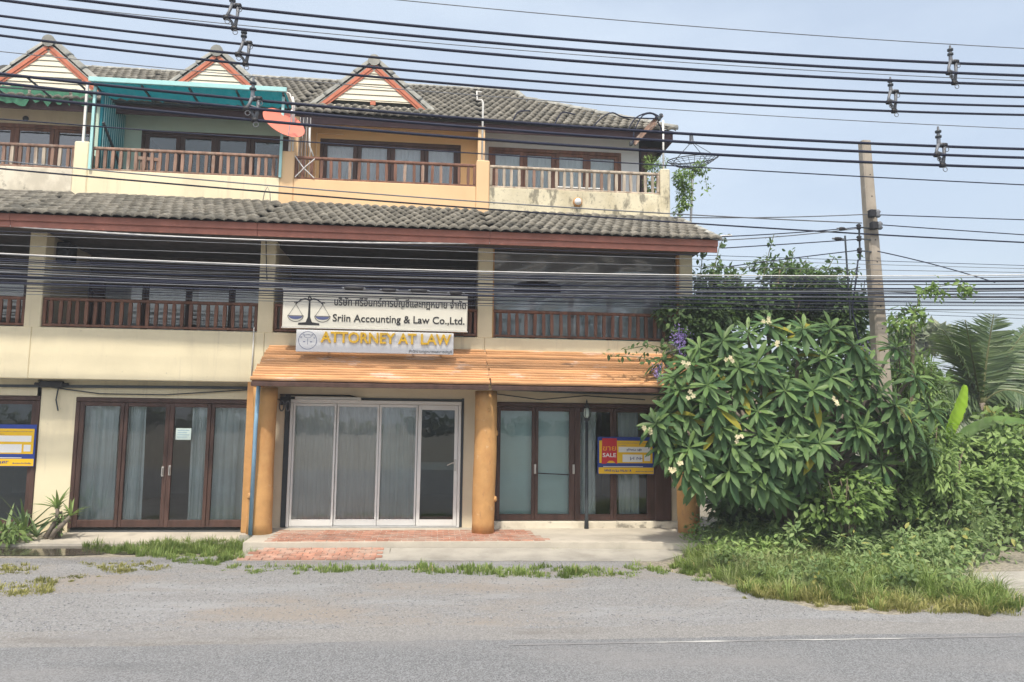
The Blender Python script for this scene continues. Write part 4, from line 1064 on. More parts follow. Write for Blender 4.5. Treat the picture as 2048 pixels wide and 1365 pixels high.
# vertical cable bunch at the left end of the peach balcony
cb = thing('cable_bunch', (-2.78, YP+.35, 7.0), 'bunch of thin pale cables hanging at the end of the peach balcony', 'cables')
for i in range(7): MB().tube([(-2.88+.035*i, YP+.3, 8.45), (-2.9+.04*i+.01*wob(i, 1, 2), YP+.28, 7.7), (-2.86+.03*i, YP+.3, 7.05)], .007, 5).build('cable', MT['cable_grey'] if i % 2 else MT['cable_pale'], cb)
MB().tube([(-2.9, YP-.02, 7.5), (-2.72, YP-.04, 7.25), (-2.5, YP-.02, 7.05)], .012, 6).build('cable', MT['cable_pale'], cb)
MB().tube([(-2.5, YP-.03, 7.45), (-2.68, YP-.05, 7.27), (-2.88, YP-.03, 7.05)], .012, 6).build('cable', MT['cable_pale'], cb)

# bulkhead lamp on the stained parapet
p_ = wp(1155, 405, YP)
L = thing('wall_lamp', p_, 'round white bulkhead lamp with amber ring on the stained parapet', 'lamp')
MB().lathe((p_.x, YP+.002, p_.z), [(.10, 0), (.10, .03), (.085, .045)], 24, (0, -1, 0)).build('ring', MT['orange_col'], L, True)
MB().lathe((p_.x, YP-.03, p_.z), [(.075, 0), (.07, .04), (.045, .065), (.01, .075)], 20, (0, -1, 0)).build('diffuser', MT['white'], L, True)

pipe('drain_pipe', [wp(508, 655, YF-.03), wp(506, 700, YF-.03), wp(503, 752, YF-.03)], .012, MT['pvc_white'], 'thin white drain tube on the cream wall beside the canopy end')
pipe('roof_wire', [wp(524, 412, 15.4), wp(529, 385, 15.45), wp(535, 374, 15.45), wp(540, 386, 15.45), wp(541, 410, 15.4)], .008, MT['cable_grey'], 'loop of thin wire standing on the lower roof tiles', 'wire', 6)
pipe('facade_wire', [wp(532, 470, YF-.02), wp(533, 540, YF-.03), wp(534, 560, YF-.02)], .008, MT['cable_thick'], 'thin dark wire down the second-floor column beside the signs', 'wire', 6)
# timber service bracket with cable loops on the roof corner
SB = thing('service_bracket', wp(1290, 270, 16.15), 'timber service bracket with tangled cable loops at the top roof corner', 'bracket')
for d_ in (0, .12): MB().bar(wp(1262+d_*60, 290, 16.15), wp(1312+d_*40, 236, 16.15), .05).build('timber', MT['wood_rail3'], SB)
MB().bar(wp(1300, 262, 16.12), wp(1326, 232, 16.12), .03).build('timber', MT['wood_rail3'], SB)
for i, pts in enumerate([[(1185, 255), (1205, 235), (1225, 226), (1250, 235), (1320, 238)], [(1270, 258), (1285, 232), (1305, 228), (1318, 240)], [(1255, 262), (1272, 236), (1300, 226), (1322, 236)],
                         [(1024, 248), (1036, 225), (1060, 222)], [(1108, 252), (1124, 226), (1150, 230)], [(1268, 262), (1266, 285), (1262, 292)], [(1316, 245), (1322, 258), (1318, 266)]]):
    P_ = [wp(x, y, 16.1) for (x, y) in pts]; P2 = []
    for j in range(len(P_)-1):
        for t in (0, .25, .5, .75):
            q0, q1, q2, q3 = P_[max(j-1, 0)], P_[j], P_[j+1], P_[min(j+2, len(P_)-1)]
            P2.append(.5*((2*q1)+(q2-q0)*t+(2*q0-5*q1+4*q2-q3)*t*t+(3*q1-q0-3*q2+q3)*t*t*t))
    P2.append(P_[-1]); MB().tube(P2, .016, 6).build('cable_loop', MT['cable_thick'], SB)
for (x, y) in ((1318, 238), (1322, 232), (1262, 288)): MB().lathe(wp(x, y, 16.05), [(.02, -.05), (.045, -.03), (.03, 0), (.045, .03), (.02, .05)], 10, (0, 0, 1)).build('insulator', MT['steel_dark'], SB, True)

# clear plastic sheeting over the end balcony (2nd floor) with orange edge trims
PS = thing('plastic_screen', (2.95, YF+.2, 4.3), 'wrinkled clear plastic sheet screening the end second-floor balcony', 'screen')
nx, nz_ = 60, 36; vs = []; fs = []; x0, x1, z0, z1 = 1.10, 4.68, 3.78, 5.40
for j in range(nz_+1):
    for i in range(nx+1):
        u, v = i/nx, j/nz_
        d_ = .05*math.sin(7*u+9*v*(u-.4)+2)*.6 + .035*math.sin(23*u-11*v+3*math.sin(5*v)) + .02*wob(u*9+v*5, 1, 7) + .016*math.sin(40*u*v+6*u)
        vs.append((x0+(x1-x0)*u, YF+.20+d_*.7, z0+(z1-z0)*v))
for j in range(nz_):
    for i in range(nx):
        if 6 < i < 22 and 17 < j < 24 and (i-14)**2/60+(j-20)**2/12 < 1: continue      # torn opening
        a = j*(nx+1)+i; fs.append((a, a+1, a+nx+2, a+nx+1))
MB().add(vs, fs).build('sheet', MT['plastic_sheet'], PS, True)
for x in (1.095, 4.685): MB().bbox(x-.02, x+.02, YF+.02, YF+.10, 3.72, 5.41, .004).build('edge_trim', MT['orange_col'], PS)

# ground-level fittings
tag(MB().bar(wp(0, 772, YD-.06), (-3.30, YD-.06, wp(498, 776, YD-.06).z), .05).build('conduit', MT['steel_dark']), 'dark conduit running under the cream balcony wall', 'conduit')
JB = thing('junction_box', wp(103, 769, YD-.1), 'black cable junction box on the conduit above the cream pier', 'junction box')
p_ = wp(103, 769, YD-.1); MB().bbox(p_.x-.2, p_.x+.2, YD-.14, YD-.04, p_.z-.06, p_.z+.06, .02).build('case', MT['black'], JB)
for s_ in (-.22, .22): MB().tube([(p_.x+s_*.8, YD-.09, p_.z), (p_.x+s_*1.3, YD-.09, p_.z)], .03, 8).build('gland', MT['black'], JB)
for i, pts in enumerate([[(103, 775), (200, 788), (330, 790), (498, 780)], [(498, 785), (560, 800)], [(117, 775), (112, 800), (116, 822)], [(990, 788), (1080, 800), (1170, 792), (1290, 800)], [(985, 778), (1150, 786), (1330, 790)]]):
    P_ = [wp(x, y, YD-.05) for (x, y) in pts]
    tag(MB().tube(P_, .012 if i != 4 else .022, 6).build('house_cable', MT['steel_dark']), ['thin cable sagging under the conduit over the dark timber doors', 'short cable from conduit end towards the porch', 'loose cable dangling from the junction box on the cream pier', 'thin cable sagging over the end timber doors', 'dark conduit running over the end timber doors'][i], 'cable')
TL_ = thing('tube_light', wp(655, 797, YD-.08), 'old white fluorescent tube fitting above the white sliding doors', 'lamp')
a, b = wp(590, 799, YD-.08), wp(722, 799, YD-.08)
MB().bbox(a.x, b.x, YD-.10, YD-.03, a.z, a.z+.055, .008).build('batten', MT['pvc_white'], TL_)
MB().tube([(a.x+.05, YD-.115, a.z-.01), (b.x-.05, YD-.115, a.z-.01)], .014, 8).build('tube', MT['white'], TL_)
MB().tube([wp(560, 790, YD-.03), wp(700, 792, YD-.03), wp(728, 800, YD-.03)], .016, 6).build('cable', MT['black'], TL_)
EM = thing('meter_box', wp(570, 808, YD-.1), 'old electric meter with cable loops on the wall beside the sliding doors', 'meter')
p_ = wp(570, 806, YD-.1); MB().bbox(p_.x-.09, p_.x+.09, YD-.12, YD-.003, p_.z-.04, p_.z+.12, .01).build('case', MT['black'], EM)
for s_ in (-.05, .06): MB().tube([(p_.x+s_+.04*math.cos(t), YD-.13, p_.z-.06+.09*math.sin(t)) for t in [6.28*i/14 for i in range(15)]], .014, 6).build('cable_loop', MT['cable_grey'], EM)
for (xx, z_) in ((-3.1, 2.6), (-2.62, 2.3)): pass

LP = thing('lamp_post', wp(1173, 1046, YD-.18), 'slim dark green lamp post with lantern standing before the end timber doors', 'lamp post')
b = wp(1173, 1042, YD-.18); lx = b.x; ly = YD-.18; top = wp(1173, 800, YD-.18).z
MB().tube([(lx, ly, .181), (lx, ly, .45), (lx, ly, 2.20)], [.045, .032, .028], 12).build('pole', MT['steel_dark'], LP, True)
MB().lathe((lx, ly, 2.18), [(.03, 0), (.05, .02), (.05, .04), (.025, .06)], 12).build('collar', MT['steel_dark'], LP, True)
MB().lathe((lx, ly, 2.24), [(.03, 0), (.055, .05), (.06, .12), (.045, .18), (.02, .2)], 12).build('globe', MT['paper'], LP, True)
f = MB()
for i in range(6):
    an = 6.2832*i/6; f.tube([(lx+math.cos(an)*r_, ly+math.sin(an)*r_, 2.22+h_) for (r_, h_) in ((.03, 0), (.075, .07), (.08, .14), (.05, .22), (.012, .30))], .006, 5)
f.lathe((lx, ly, 2.46), [(.06, 0), (.03, .04), (.012, .07), (.018, .09), (.004, .14)], 10); f.build('cage', MT['steel_dark'], LP)
MB().bar(wp(1076, 947, YD-.03), wp(1140, 950, YD-.03), .02).build('door_bar', MT['black'], units[3])

# speaker on the party wall and small balcony things
SPK = thing('speaker', (-6.93, 14.9, 4.9), 'black box speaker high on the wall of the second-floor balcony', 'speaker')
MB().bbox(-6.97, -6.72, 14.75, 15.05, 4.98, 5.36, .02).build('cabinet', MT['black'], SPK)
MB().lathe((-6.84, 14.749, 5.15), [(.09, 0), (.085, .008), (.03, .004)], 18, (0, -1, 0)).build('cone', MT['steel_dark'], SPK, True)

def chair(c, rz, label):
    t = thing('wooden_chair', c, label, 'chair'); r_ = Matrix.Rotation(rz, 3, 'Z'); c = Vector(c)
    def P(x, y, z): return c + r_ @ Vector((x, y, z))
    for x in (-.21, .21):
        MB().bar(P(x, -.2, 0), P(x, -.2, .62), .045).build('leg', MT['wood_rail3'], t); MB().bar(P(x, .2, 0), P(x, .26, .95), .045).build('leg', MT['wood_rail3'], t)
        MB().bar(P(x, -.24, .64), P(x, .22, .64), .06, .03).build('armrest', MT['wood_rail3'], t)
    for i in range(5): MB().bar(P(-.22, -.2+.1*i, .40), P(.22, -.2+.1*i, .40), .08, .025).build('seat_slat', MT['wood_rail3'], t)
    for i in range(7): MB().bar(P(-.18+.06*i, .215, .45), P(-.18+.06*i, .255, .90), .03, .02).build('back_slat', MT['wood_rail3'], t)
    MB().bar(P(-.23, .26, .93), P(.23, .26, .93), .05, .07).build('top_rail', MT['wood_rail3'], t)
chair((-5.95, 16.25, 6.485), math.pi+.15, 'brown slatted wooden chair on the balcony under the teal awning')
def bag(c, s, label):
    mb = MB(); mb.lathe(c, [(.04*s, 0), (.13*s, .02*s), (.15*s, .12*s), (.10*s, .2*s), (.04*s, .26*s), (.06*s, .3*s)], 9)
    mb.v = [(x+.02*s*wob(z*20+x*9, 1, 3), y, z) for (x, y, z) in mb.v]
    tag(mb.build('plastic_bag', MT['pvc_white'], None, True), label, 'bag')
bag((wp(425, 345, 16.0).x, 16.0, 6.72), 1.3, 'larger white plastic bag on the teal-awning balcony behind the railing')
bag((wp(480, 348, 16.0).x, 16.0, 6.72), 1.0, 'smaller white plastic bag on the teal-awning balcony behind the railing')
tag(MB().bbox(-4.9, -3.4, 15.9, 16.1, 6.485, 6.72, .02).build('storage_bench', MT['wood_dark']), 'low dark bench behind the railing of the teal-awning balcony', 'bench')
for i, (a, b, z) in enumerate(((1112, 1140, .55), (1143, 1172, .55), (1175, 1204, .52))):
    q, w_ = wp(a, 380, 16.3), wp(b, 380, 16.3)
    cr = thing('white_crate', ((q.x+w_.x)/2, 16.3, 6.485), ('first', 'middle', 'last')[i] + ' of three white boxes in a row behind the stained top-floor railing', 'box', 'white boxes on the stained balcony')
    MB().bbox(q.x, w_.x, 16.15, 16.45, 6.486, 6.486+.75, .02).build('box_body', MT['pvc_white'], cr); MB().bbox(q.x-.012, w_.x+.012, 16.138, 16.462, 7.238, 7.275, .008).build('lid', MT['pvc_white'], cr)
tag(MB().lathe((wp(52, 238, YB3).x, YB3-.001, wp(52, 238, YB3).z), [(.06, 0), (.06, .02), (.02, .03)], 16, (0, -1, 0)).build('wall_vent', MT['steel_dark'], None, True), 'small dark round vent above the balcony door at the picture edge', 'vent')
# peach conduit over the peach balcony window
tag(MB().tube([(-2.69, YB3-.02, 6.6), (-2.69, YB3-.02, 8.49), (-2.1, YB3-.02, 8.49)], .02, 8).build('wall_conduit', MT['peach']), 'peach painted conduit round the corner of the peach balcony door', 'conduit')

# ================================================================== UTILITY POLE
PY = 13.5
PT_ = wp(1728.5, 284, PY); PB = wp(1787, 1060, PY)
PB = PB + (PB-PT_).normalized()*.9
pole = thing('utility_pole', (PB.x, PY, 0), 'leaning square concrete utility pole rising out of the shrubs', 'pole')
mb = MB(); vs = []; fs = []
NL = 10
for i in range(NL+1):
    t = i/NL; c = PB.lerp(PT_, t); w = .155-.065*t; b_ = w*.28
    for (x, y) in ((-w+b_, -w), (w-b_, -w), (w, -w+b_), (w, w-b_), (w-b_, w), (-w+b_, w), (-w, w-b_), (-w, -w+b_)): vs.append((c.x+x, c.y+y, c.z))
for i in range(NL):
    for k in range(8): fs.append((i*8+k, i*8+(k+1) % 8, i*8+8+(k+1) % 8, i*8+8+k))
fs.append(tuple(NL*8+k for k in range(8)))
mb.add(vs, fs).build('shaft', MT['pole'], pole)
for i in range(13):
    z = 6.9-.42*i; t = (z-PB.z)/(PT_.z-PB.z); c = PB.lerp(PT_, t); w = .155-.065*t
    MB().lathe((c.x+.01, c.y-w-.001, z), [(.014, -.004), (.013, .003)], 8, (0, -1, 0)).build('bolt_hole', MT['black'], pole)
def pole_at(z):
    t = (z-PB.z)/(PT_.z-PB.z); return PB.lerp(PT_, t), .155-.065*t
for (px_, py_) in ((1748, 428), (1752, 452)):
    q = wp(px_, py_, PY-.2); c, w = pole_at(q.z)
    MB().bbox(q.x-.10, q.x+.02, PY-.26, PY-.14, q.z-.07, q.z+.07, .01).build('bracket', MT['black'], pole)
    MB().lathe((q.x+.05, PY-.24, q.z-.08), [(.03, 0), (.055, .03), (.035, .07), (.055, .11), (.025, .15)], 12).build('insulator', MT['cable_grey'], pole, True)
c, w = pole_at(wp(1718, 480, PY-.1).z)
x_ = wp(1719, 480, (PY-.15)).x
MB().bar((x_, (PY-.15), wp(1719, 448, (PY-.15)).z), (x_, (PY-.15), wp(1722, 520, (PY-.15)).z), .025).build('rack_bar', MT['steel_dark'], pole)
for y_ in (455, 478, 502):
    z = wp(1720, y_, (PY-.15)).z; MB().lathe((x_-.02, (PY-.17), z-.05), [(.03, 0), (.05, .025), (.03, .05), (.05, .075), (.03, .1)], 12).build('insulator', MT['black'], pole, True)
    MB().bar((x_, (PY-.15), z), (pole_at(z)[0].x-.02, PY-.08, z), .022).build('rack_arm', MT['steel_dark'], pole)
MB().bar(wp(1690, 472, PY-.3), wp(1701, 640, PY-.3), .024).build('guard_rod', MT['steel_dark'], pole)
MB().tube([wp(1716, 520, PY-.16), wp(1712, 560, PY-.25), wp(1704, 620, PY-.3), wp(1722, 700, PY-.22)], .014, 6).build('loose_cable', MT['cable_thick'], pole)

# ================================================================== CABLES
def cable(name, pts, Y, thick, mat, label, group=None, xr=(-14, 18), deg=2, cat='cable'):
    P = [wp(x, y, Y) for (x, y) in pts]
    X = np.array([p.x for p in P]); Z = np.array([p.z for p in P])
    co = np.polyfit(X, Z, min(deg, len(P)-1))
    n = 56; xs_ = np.linspace(xr[0], xr[1], n); zs = np.polyval(co, xs_)
    r_ = thick/2/FPX*math.hypot(Y, 4)
    o = MB().tube([(float(a), Y, float(b)) for a, b in zip(xs_, zs)], r_, 6, False).build(name, mat, None, True)
    tag(o, label, cat, group)
    return co
H = {}
hl = {
 'A1': ([(332, 0), (640, 32), (1000, 69), (1448, 102), (2048, 132)], 9.60), 'A2': ([(137, 0), (440, 31), (640, 52), (1000, 88.5), (1448, 123), (2048, 151)], 9.52), 'A3': ([(0, 3.5), (440, 50), (640, 73), (1000, 113), (1448, 146), (2048, 169.5)], 9.56),
 'B1': ([(0, 33.5), (440, 82), (640, 103.5), (1000, 139), (1448, 170), (2048, 194.5)], 10.10), 'B2': ([(0, 54), (440, 102), (640, 124), (1000, 160), (1448, 188), (2048, 213)], 10.02), 'B3': ([(0, 73.5), (440, 120), (640, 142), (1000, 179.5), (1448, 207), (2048, 230)], 10.06),
 'C1': ([(0, 153), (440, 186), (640, 210), (900, 239), (1448, 276), (2048, 297)], 9.20), 'C2': ([(0, 172), (440, 204), (640, 224), (900, 258), (1448, 293), (2048, 314)], 9.12), 'C3': ([(0, 197), (440, 225.5), (640, 245), (900, 281), (1448, 316), (2048, 334)], 9.16)}
wds = {'A': 'highest', 'B': 'middle', 'C': 'lowest'}; od = {'1': 'upper', '2': 'middle', '3': 'lower'}
for key, (pts, Y) in hl.items():
    H[key] = (cable('power_cable', pts, Y, 5.5 if key[0] != 'B' else 4.7, MT['cable_thick'], '%s of the three thick black cables in the %s set crossing the sky' % (od[key[1]], wds[key[0]]), 'thick overhead power cables'), Y)
H['MA'] = (cable('messenger_wire', [(780, 0), (1060, 23), (1448, 58), (1900, 92), (2048, 95)], 9.56, 1.8, MT['cable_grey'], 'thin grey messenger wire above the highest set of thick cables', cat='wire'), 9.56)
H['MB'] = (cable('messenger_wire', [(640, 67), (1000, 97), (1448, 128), (1785, 155), (2048, 160)], 10.06, 1.6, MT['cable_grey'], 'thin grey messenger wire above the middle set of thick cables', cat='wire'), 10.06)
H['MC'] = (cable('messenger_wire', [(0, 100), (340, 142), (510, 155), (1060, 197), (1448, 224), (1880, 254), (2048, 257)], 9.16, 1.6, MT['cable_grey'], 'thin grey messenger wire above the lowest set of thick cables', cat='wire'), 9.16)

def spacer(S, px_, label, py_mess):
    Y = H[S+'3'][1]; x = wp(px_, py_mess+50, Y).x
    z = {k: float(np.polyval(H[S+k][0], x)) for k in '123'}
    zm = wp(px_, py_mess, Y).z
    t = thing('cable_spacer', (x, Y, zm), label, 'cable spacer', 'spacers hanging on the overhead cables')
    top = Vector((x-.02, Y, zm)); p1 = Vector((x+.055, Y, z['1'])); p2 = Vector((x-.075, Y-.03, z['2'])); p3 = Vector((x+.02, Y, z['3']))
    mid = Vector((x-.02, Y, z['1']+.02))
    MB().tube([top, top.lerp(mid, .5), mid], [.012, .022, .026], 8).build('hanger', MT['cable_grey'], t)
    for f_ in (.3, .6): MB().lathe(top.lerp(mid, f_), [(.02, -.02), (.04, -.012), (.04, .012), (.02, .02)], 10).build('shed', MT['steel_dark'], t, True)
    f = MB(); f.tube([mid, Vector((x-.055, Y, (z['1']+z['2'])/2)), p2], [.024, .02, .026], 8); f.tube([mid, p1], [.022, .022], 8); f.tube([p1, Vector((x+.05, Y, (z['1']+z['3'])/2)), p3], [.026, .02, .028], 8)
    f.tube([p2, Vector((x-.02, Y, z['2']-.03)), p3], [.02, .018, .022], 8); f.tube([Vector((x-.07, Y, z['2']+.06)), Vector((x+.07, Y, z['2']+.02))], .014, 6)
    f.build('spacer_frame', MT['cable_grey'], t, True)
    for p in (p1, p2, p3):
        MB().lathe(p + Vector((-.06, 0, 0)), [(.02, .02), (.034, .03), (.034, .09), (.02, .10)], 10, (1, 0, 0)).build('clamp', MT['black'], t, True)
        MB().tube([p + Vector((.02+.03*math.cos(a), -.02, -.06+.03*math.sin(a))) for a in [6.28*i/10 for i in range(11)]], .005, 5).build('tie_loop', MT['cable_grey'], t)
spacer('A', 1905, 'cable spacer on the highest cable set, near the far end of the sky', 92)
spacer('B', 1785, 'cable spacer on the middle cable set above the utility pole', 155)
spacer('C', 1881, 'cable spacer on the lowest cable set, beyond the utility pole', 254)
spacer('A', 466, 'cable spacer on the highest cable set above the teal awning', -8)
spacer('B', 489, 'cable spacer on the middle cable set above the teal awning', 58)
spacer('C', 508, 'pale cable spacer on the lowest cable set in front of the teal awning', 155)

YC = 13.2
cable('service_cable', [(0, 239), (500, 275), (1000, 311), (1460, 339), (2048, 370)], 11.0, 2.4, MT['cable_thick'], 'lone thin black cable passing in front of the top-floor railings')
cable('service_cable', [(0, 322), (700, 384), (1000, 408), (1460, 433), (1724, 447)], PY-.2, 2.6, MT['cable_grey'], 'grey service cable crossing the top-floor parapets to the pole, upper of two', xr=(-14, wp(1724, 447, PY-.2).x))
cable('service_cable', [(0, 337), (700, 399), (1000, 421), (1460, 452), (1735, 466), (2048, 487)], PY-.14, 3.2, MT['cable_thick'], 'black service cable crossing the top-floor parapets and passing the pole, lower of two')
for i, (pts, xr, lab, m_) in enumerate([
        ([(1755, 430), (1900, 435), (2048, 440)], (wp(1752, 430, PY-.17).x, 18), 'highest thin cable leaving the pole bracket away from the building', 'cable_thick'),
        ([(1760, 450), (1900, 460), (2048, 470)], (wp(1757, 450, PY-.17).x, 18), 'thin cable leaving the lower pole bracket away from the building', 'cable_thick'),
        ([(1755, 503), (1850, 525), (1960, 556)], (wp(1755, 503, PY-.17).x, wp(1990, 560, PY-.17).x), 'thin cable sloping down from the pole towards the palm', 'cable_thick'),
        ([(1448, 436), (1600, 434), (1735, 429)], (4.3, wp(1735, 429, PY-.17).x), 'thin cable rising from the roof corner to the top pole bracket', 'cable_grey'),
        ([(1440, 474), (1600, 465), (1718, 455)], (5.2, wp(1718, 455, PY-.17).x), 'thin cable from the first rack insulator to the house', 'cable_thick'),
        ([(1440, 497), (1600, 487), (1718, 479)], (5.2, wp(1718, 455, PY-.17).x), 'thin cable from the second rack insulator to the house', 'cable_thick'),
        ([(1440, 536), (1600, 515), (1718, 501)], (5.2, wp(1718, 501, PY-.17).x), 'thin cable from the third rack insulator to the house', 'cable_thick'),
        ([(1350, 484), (1600, 470), (1718, 457)], (1.6, wp(1718, 457, PY-.17).x), 'slender cable drooping from the pole rack over the lower roof', 'cable_grey')]):
    cable('service_cable', pts, (PY-.17), 2.2, MT[m_], lab, xr=xr)
cable('service_cable', [(0, 452), (300, 470), (560, 482), (930, 487), (1200, 484), (1440, 472)], 13.35, 3.4, MT['cable_pale'], 'pale cable running along the lower fascia', xr=(-13, 5.4))
# dense communication bundle
comm = [ # y at x=0, 1140, 2048 ; px thickness ; tone
 (462, 500, 531, 1.6, 0), (468, 508, 540, 1.6, 1), (489, 524, 545, 1.8, 1), (506, 545, 549, 3.2, 2), (509, 549, 556, 2.4, 1), (517, 553, 559, 2.4, 0), (521, 557, 563, 3.6, 0), (525, 560, 566, 2.2, 1),
 (529, 563, 569, 3.4, 1), (533, 567, 572, 2.2, 0), (536, 570, 575, 4.2, 0), (539, 573, 578, 2.4, 1), (543, 576, 581, 3.2, 1), (546, 579, 584, 2.0, 0), (549, 581, 587, 3.6, 0), (552, 584, 590, 2.2, 1),
 (555, 587, 592, 7.0, 0), (558, 590, 595, 2.6, 1), (562, 594, 600, 2.0, 0), (566, 598, 606, 4.4, 0), (570, 601, 609, 2.0, 1), (575, 604, 612, 2.4, 0), (580, 609, 618, 2.0, 0), (586, 614, 622, 1.6, 1), (531, 575, 611, 1.8, 0), (541, 562, 598, 2.0, 1), (560, 592, 634, 1.4, 1), (572, 603, 637, 1.4, 0)]
tones = ['cable_thick', 'cable_grey', 'cable_pale']; r_ = random.Random(3)
comm = [c for i, c in enumerate(comm) if i not in (9, 15, 24)]
for i, (a, b, c_, th, tn) in enumerate(comm):
    Y = YC + r_.uniform(-.12, .12)
    if th > 6: lab, g_ = 'thickest black cable in the dense bundle crossing the second-floor balconies', None
    elif tn == 2: lab, g_ = 'pale grey cable along the top of the dense bundle before the second floor', None
    elif tn == 1: lab, g_ = 'thin grey cable in the dense bundle crossing before the second-floor railings', 'grey communication cables'
    else: lab, g_ = 'thin black cable in the dense bundle crossing before the second-floor railings', 'black communication cables'
    cable('communication_cable', [(0, a+r_.uniform(-1, 1)), (560, a+(b-a)*.60+r_.uniform(-4, 6)), (1140, b+r_.uniform(-3, 3)), (2048, c_+r_.uniform(-3, 3))], Y, th*.75, MT[tones[tn]], lab, g_)

for i, (x, y, L_, lab) in enumerate([(708, 577, .34, 'black splice closure on the cable bundle over the first half of the company sign'), (778, 581, .26, 'black splice closure on the cable bundle above the middle of the company sign'),
        (838, 582, .30, 'black splice closure on the cable bundle over the second half of the company sign'), (912, 586, .24, 'black splice closure on the cable bundle at the end of the company sign'), (1676, 478, .16, 'small black clamp on the service cable just before the pole rack'), (1684, 458, .14, 'small grey clamp on the upper service cable just before the pole rack')]):
    c = wp(x, y, YC-.16); t = thing('cable_splice', c, lab, 'cable splice', 'splice closures on the cables')
    MB().lathe(c - Vector((L_/2, 0, 0)), [(.012, 0), (.03, .03), (.034, L_*.5), (.03, L_-.03), (.012, L_)], 10, (1, 0, 0)).build('sleeve', MT['black'], t, True)
    for q in (-1, 1): MB().lathe(c + Vector((q*L_*.5, 0, 0)), [(.014, -.03), (.018, 0), (.014, .03)], 8, (1, 0, 0)).build('end_seal', MT['cable_grey'], t, True)

# ================================================================== VEGETATION
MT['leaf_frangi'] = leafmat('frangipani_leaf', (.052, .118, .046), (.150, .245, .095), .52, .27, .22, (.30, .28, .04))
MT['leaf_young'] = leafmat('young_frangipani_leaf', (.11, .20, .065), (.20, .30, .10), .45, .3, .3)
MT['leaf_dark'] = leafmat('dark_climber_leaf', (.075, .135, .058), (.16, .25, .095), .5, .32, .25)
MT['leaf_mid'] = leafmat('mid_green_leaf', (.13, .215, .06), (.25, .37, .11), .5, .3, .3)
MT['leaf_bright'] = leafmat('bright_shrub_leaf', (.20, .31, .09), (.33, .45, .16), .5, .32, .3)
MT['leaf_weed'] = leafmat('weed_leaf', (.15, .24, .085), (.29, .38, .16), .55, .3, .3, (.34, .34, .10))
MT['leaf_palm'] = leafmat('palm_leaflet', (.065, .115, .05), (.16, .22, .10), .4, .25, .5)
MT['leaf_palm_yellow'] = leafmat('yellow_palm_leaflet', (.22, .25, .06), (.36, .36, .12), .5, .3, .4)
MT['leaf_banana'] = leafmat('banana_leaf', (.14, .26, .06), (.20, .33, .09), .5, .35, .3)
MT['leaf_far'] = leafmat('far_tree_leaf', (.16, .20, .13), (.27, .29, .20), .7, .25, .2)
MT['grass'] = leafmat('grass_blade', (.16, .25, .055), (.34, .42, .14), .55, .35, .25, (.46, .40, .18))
MT['grass_pale'] = leafmat('pale_grass_blade', (.24, .30, .12), (.42, .45, .22), .6, .3, .2, (.55, .48, .3))
MT['grass_dry'] = leafmat('dry_grass_blade', (.26, .27, .08), (.46, .42, .18), .6, .3, .2, (.5, .45, .25))
MT['petal'] = M('cream_petal', (.80, .72, .48), .6, .08, translucent=.3)
MT['violet'] = M('violet_flower', (.42, .32, .70), .6, .12, 20, translucent=.3)
MT['twig'] = M('dry_twig', (.16, .13, .09), .85, .2, 9)
MT['agave'] = leafmat('agave_leaf', (.10, .17, .08), (.22, .30, .13), .45, .15, .4)

G = np.random.default_rng(11)
def unit(v): return v/np.maximum(1e-9, np.linalg.norm(v, axis=-1, keepdims=True))
# leaf templates: (verts (n,3) in x=width, y=length, z=normal, tris)
def leaf_tpl(prof, fold=.18, curl=.25):
    """prof: list of (t along, half width)"""
    v = []; f = []
    for (t, w) in prof:
        z = -curl*t*t
        v += [(-w, t, z+fold*w), (0, t, z), (w, t, z+fold*w)]
    for i in range(len(prof)-1):
        a = 3*i; f += [(a, a+1, a+4), (a, a+4, a+3), (a+1, a+2, a+5), (a+1, a+5, a+4)]
    return np.array(v, float), np.array(f, int)
T_FRANGI = leaf_tpl([(0, .012), (.12, .02), (.32, .085), (.62, .118), (.86, .078), (1.0, .004)], .35, .22)
T_OVAL = leaf_tpl([(0, .02), (.3, .22), (.65, .22), (1.0, .01)], .3, .15)
T_NARROW = leaf_tpl([(0, .02), (.3, .12), (.7, .10), (1.0, .005)], .3, .3)
T_TINY = (np.array([(0, 0, 0), (-.24, .5, .05), (0, 1, -.05), (.24, .5, .05)], float), np.array([(0, 3, 2), (0, 2, 1)]))

def frames(d, n):
    """rotation matrices whose y axis is d and z axis near n"""
    d = unit(d); x = unit(np.cross(d, n)); z = np.cross(x, d)
    return np.stack([x, d, z], -1)
def leaves(P, D, N, S, tpl):
    Rm = frames(D, N); tv, tf = tpl
    V = np.einsum('nij,kj->nki', Rm, tv)*S[:, None, None] + P[:, None, :]
    F = tf[None] + (np.arange(len(P))*len(tv))[:, None, None]
    return V.reshape(-1, 3), F.reshape(-1, 3)
def mass(name, parent, VF, mat, smooth=True):
    V = []; F = []; n = 0
    for v, f in VF: V.append(v); F.append(f+n); n += len(v)
    V = np.concatenate(V); F = np.concatenate(F)
    return link(name, np_mesh(name, V, F, mat, smooth, wl(parent) if parent is not None else (0, 0, 0)), parent)

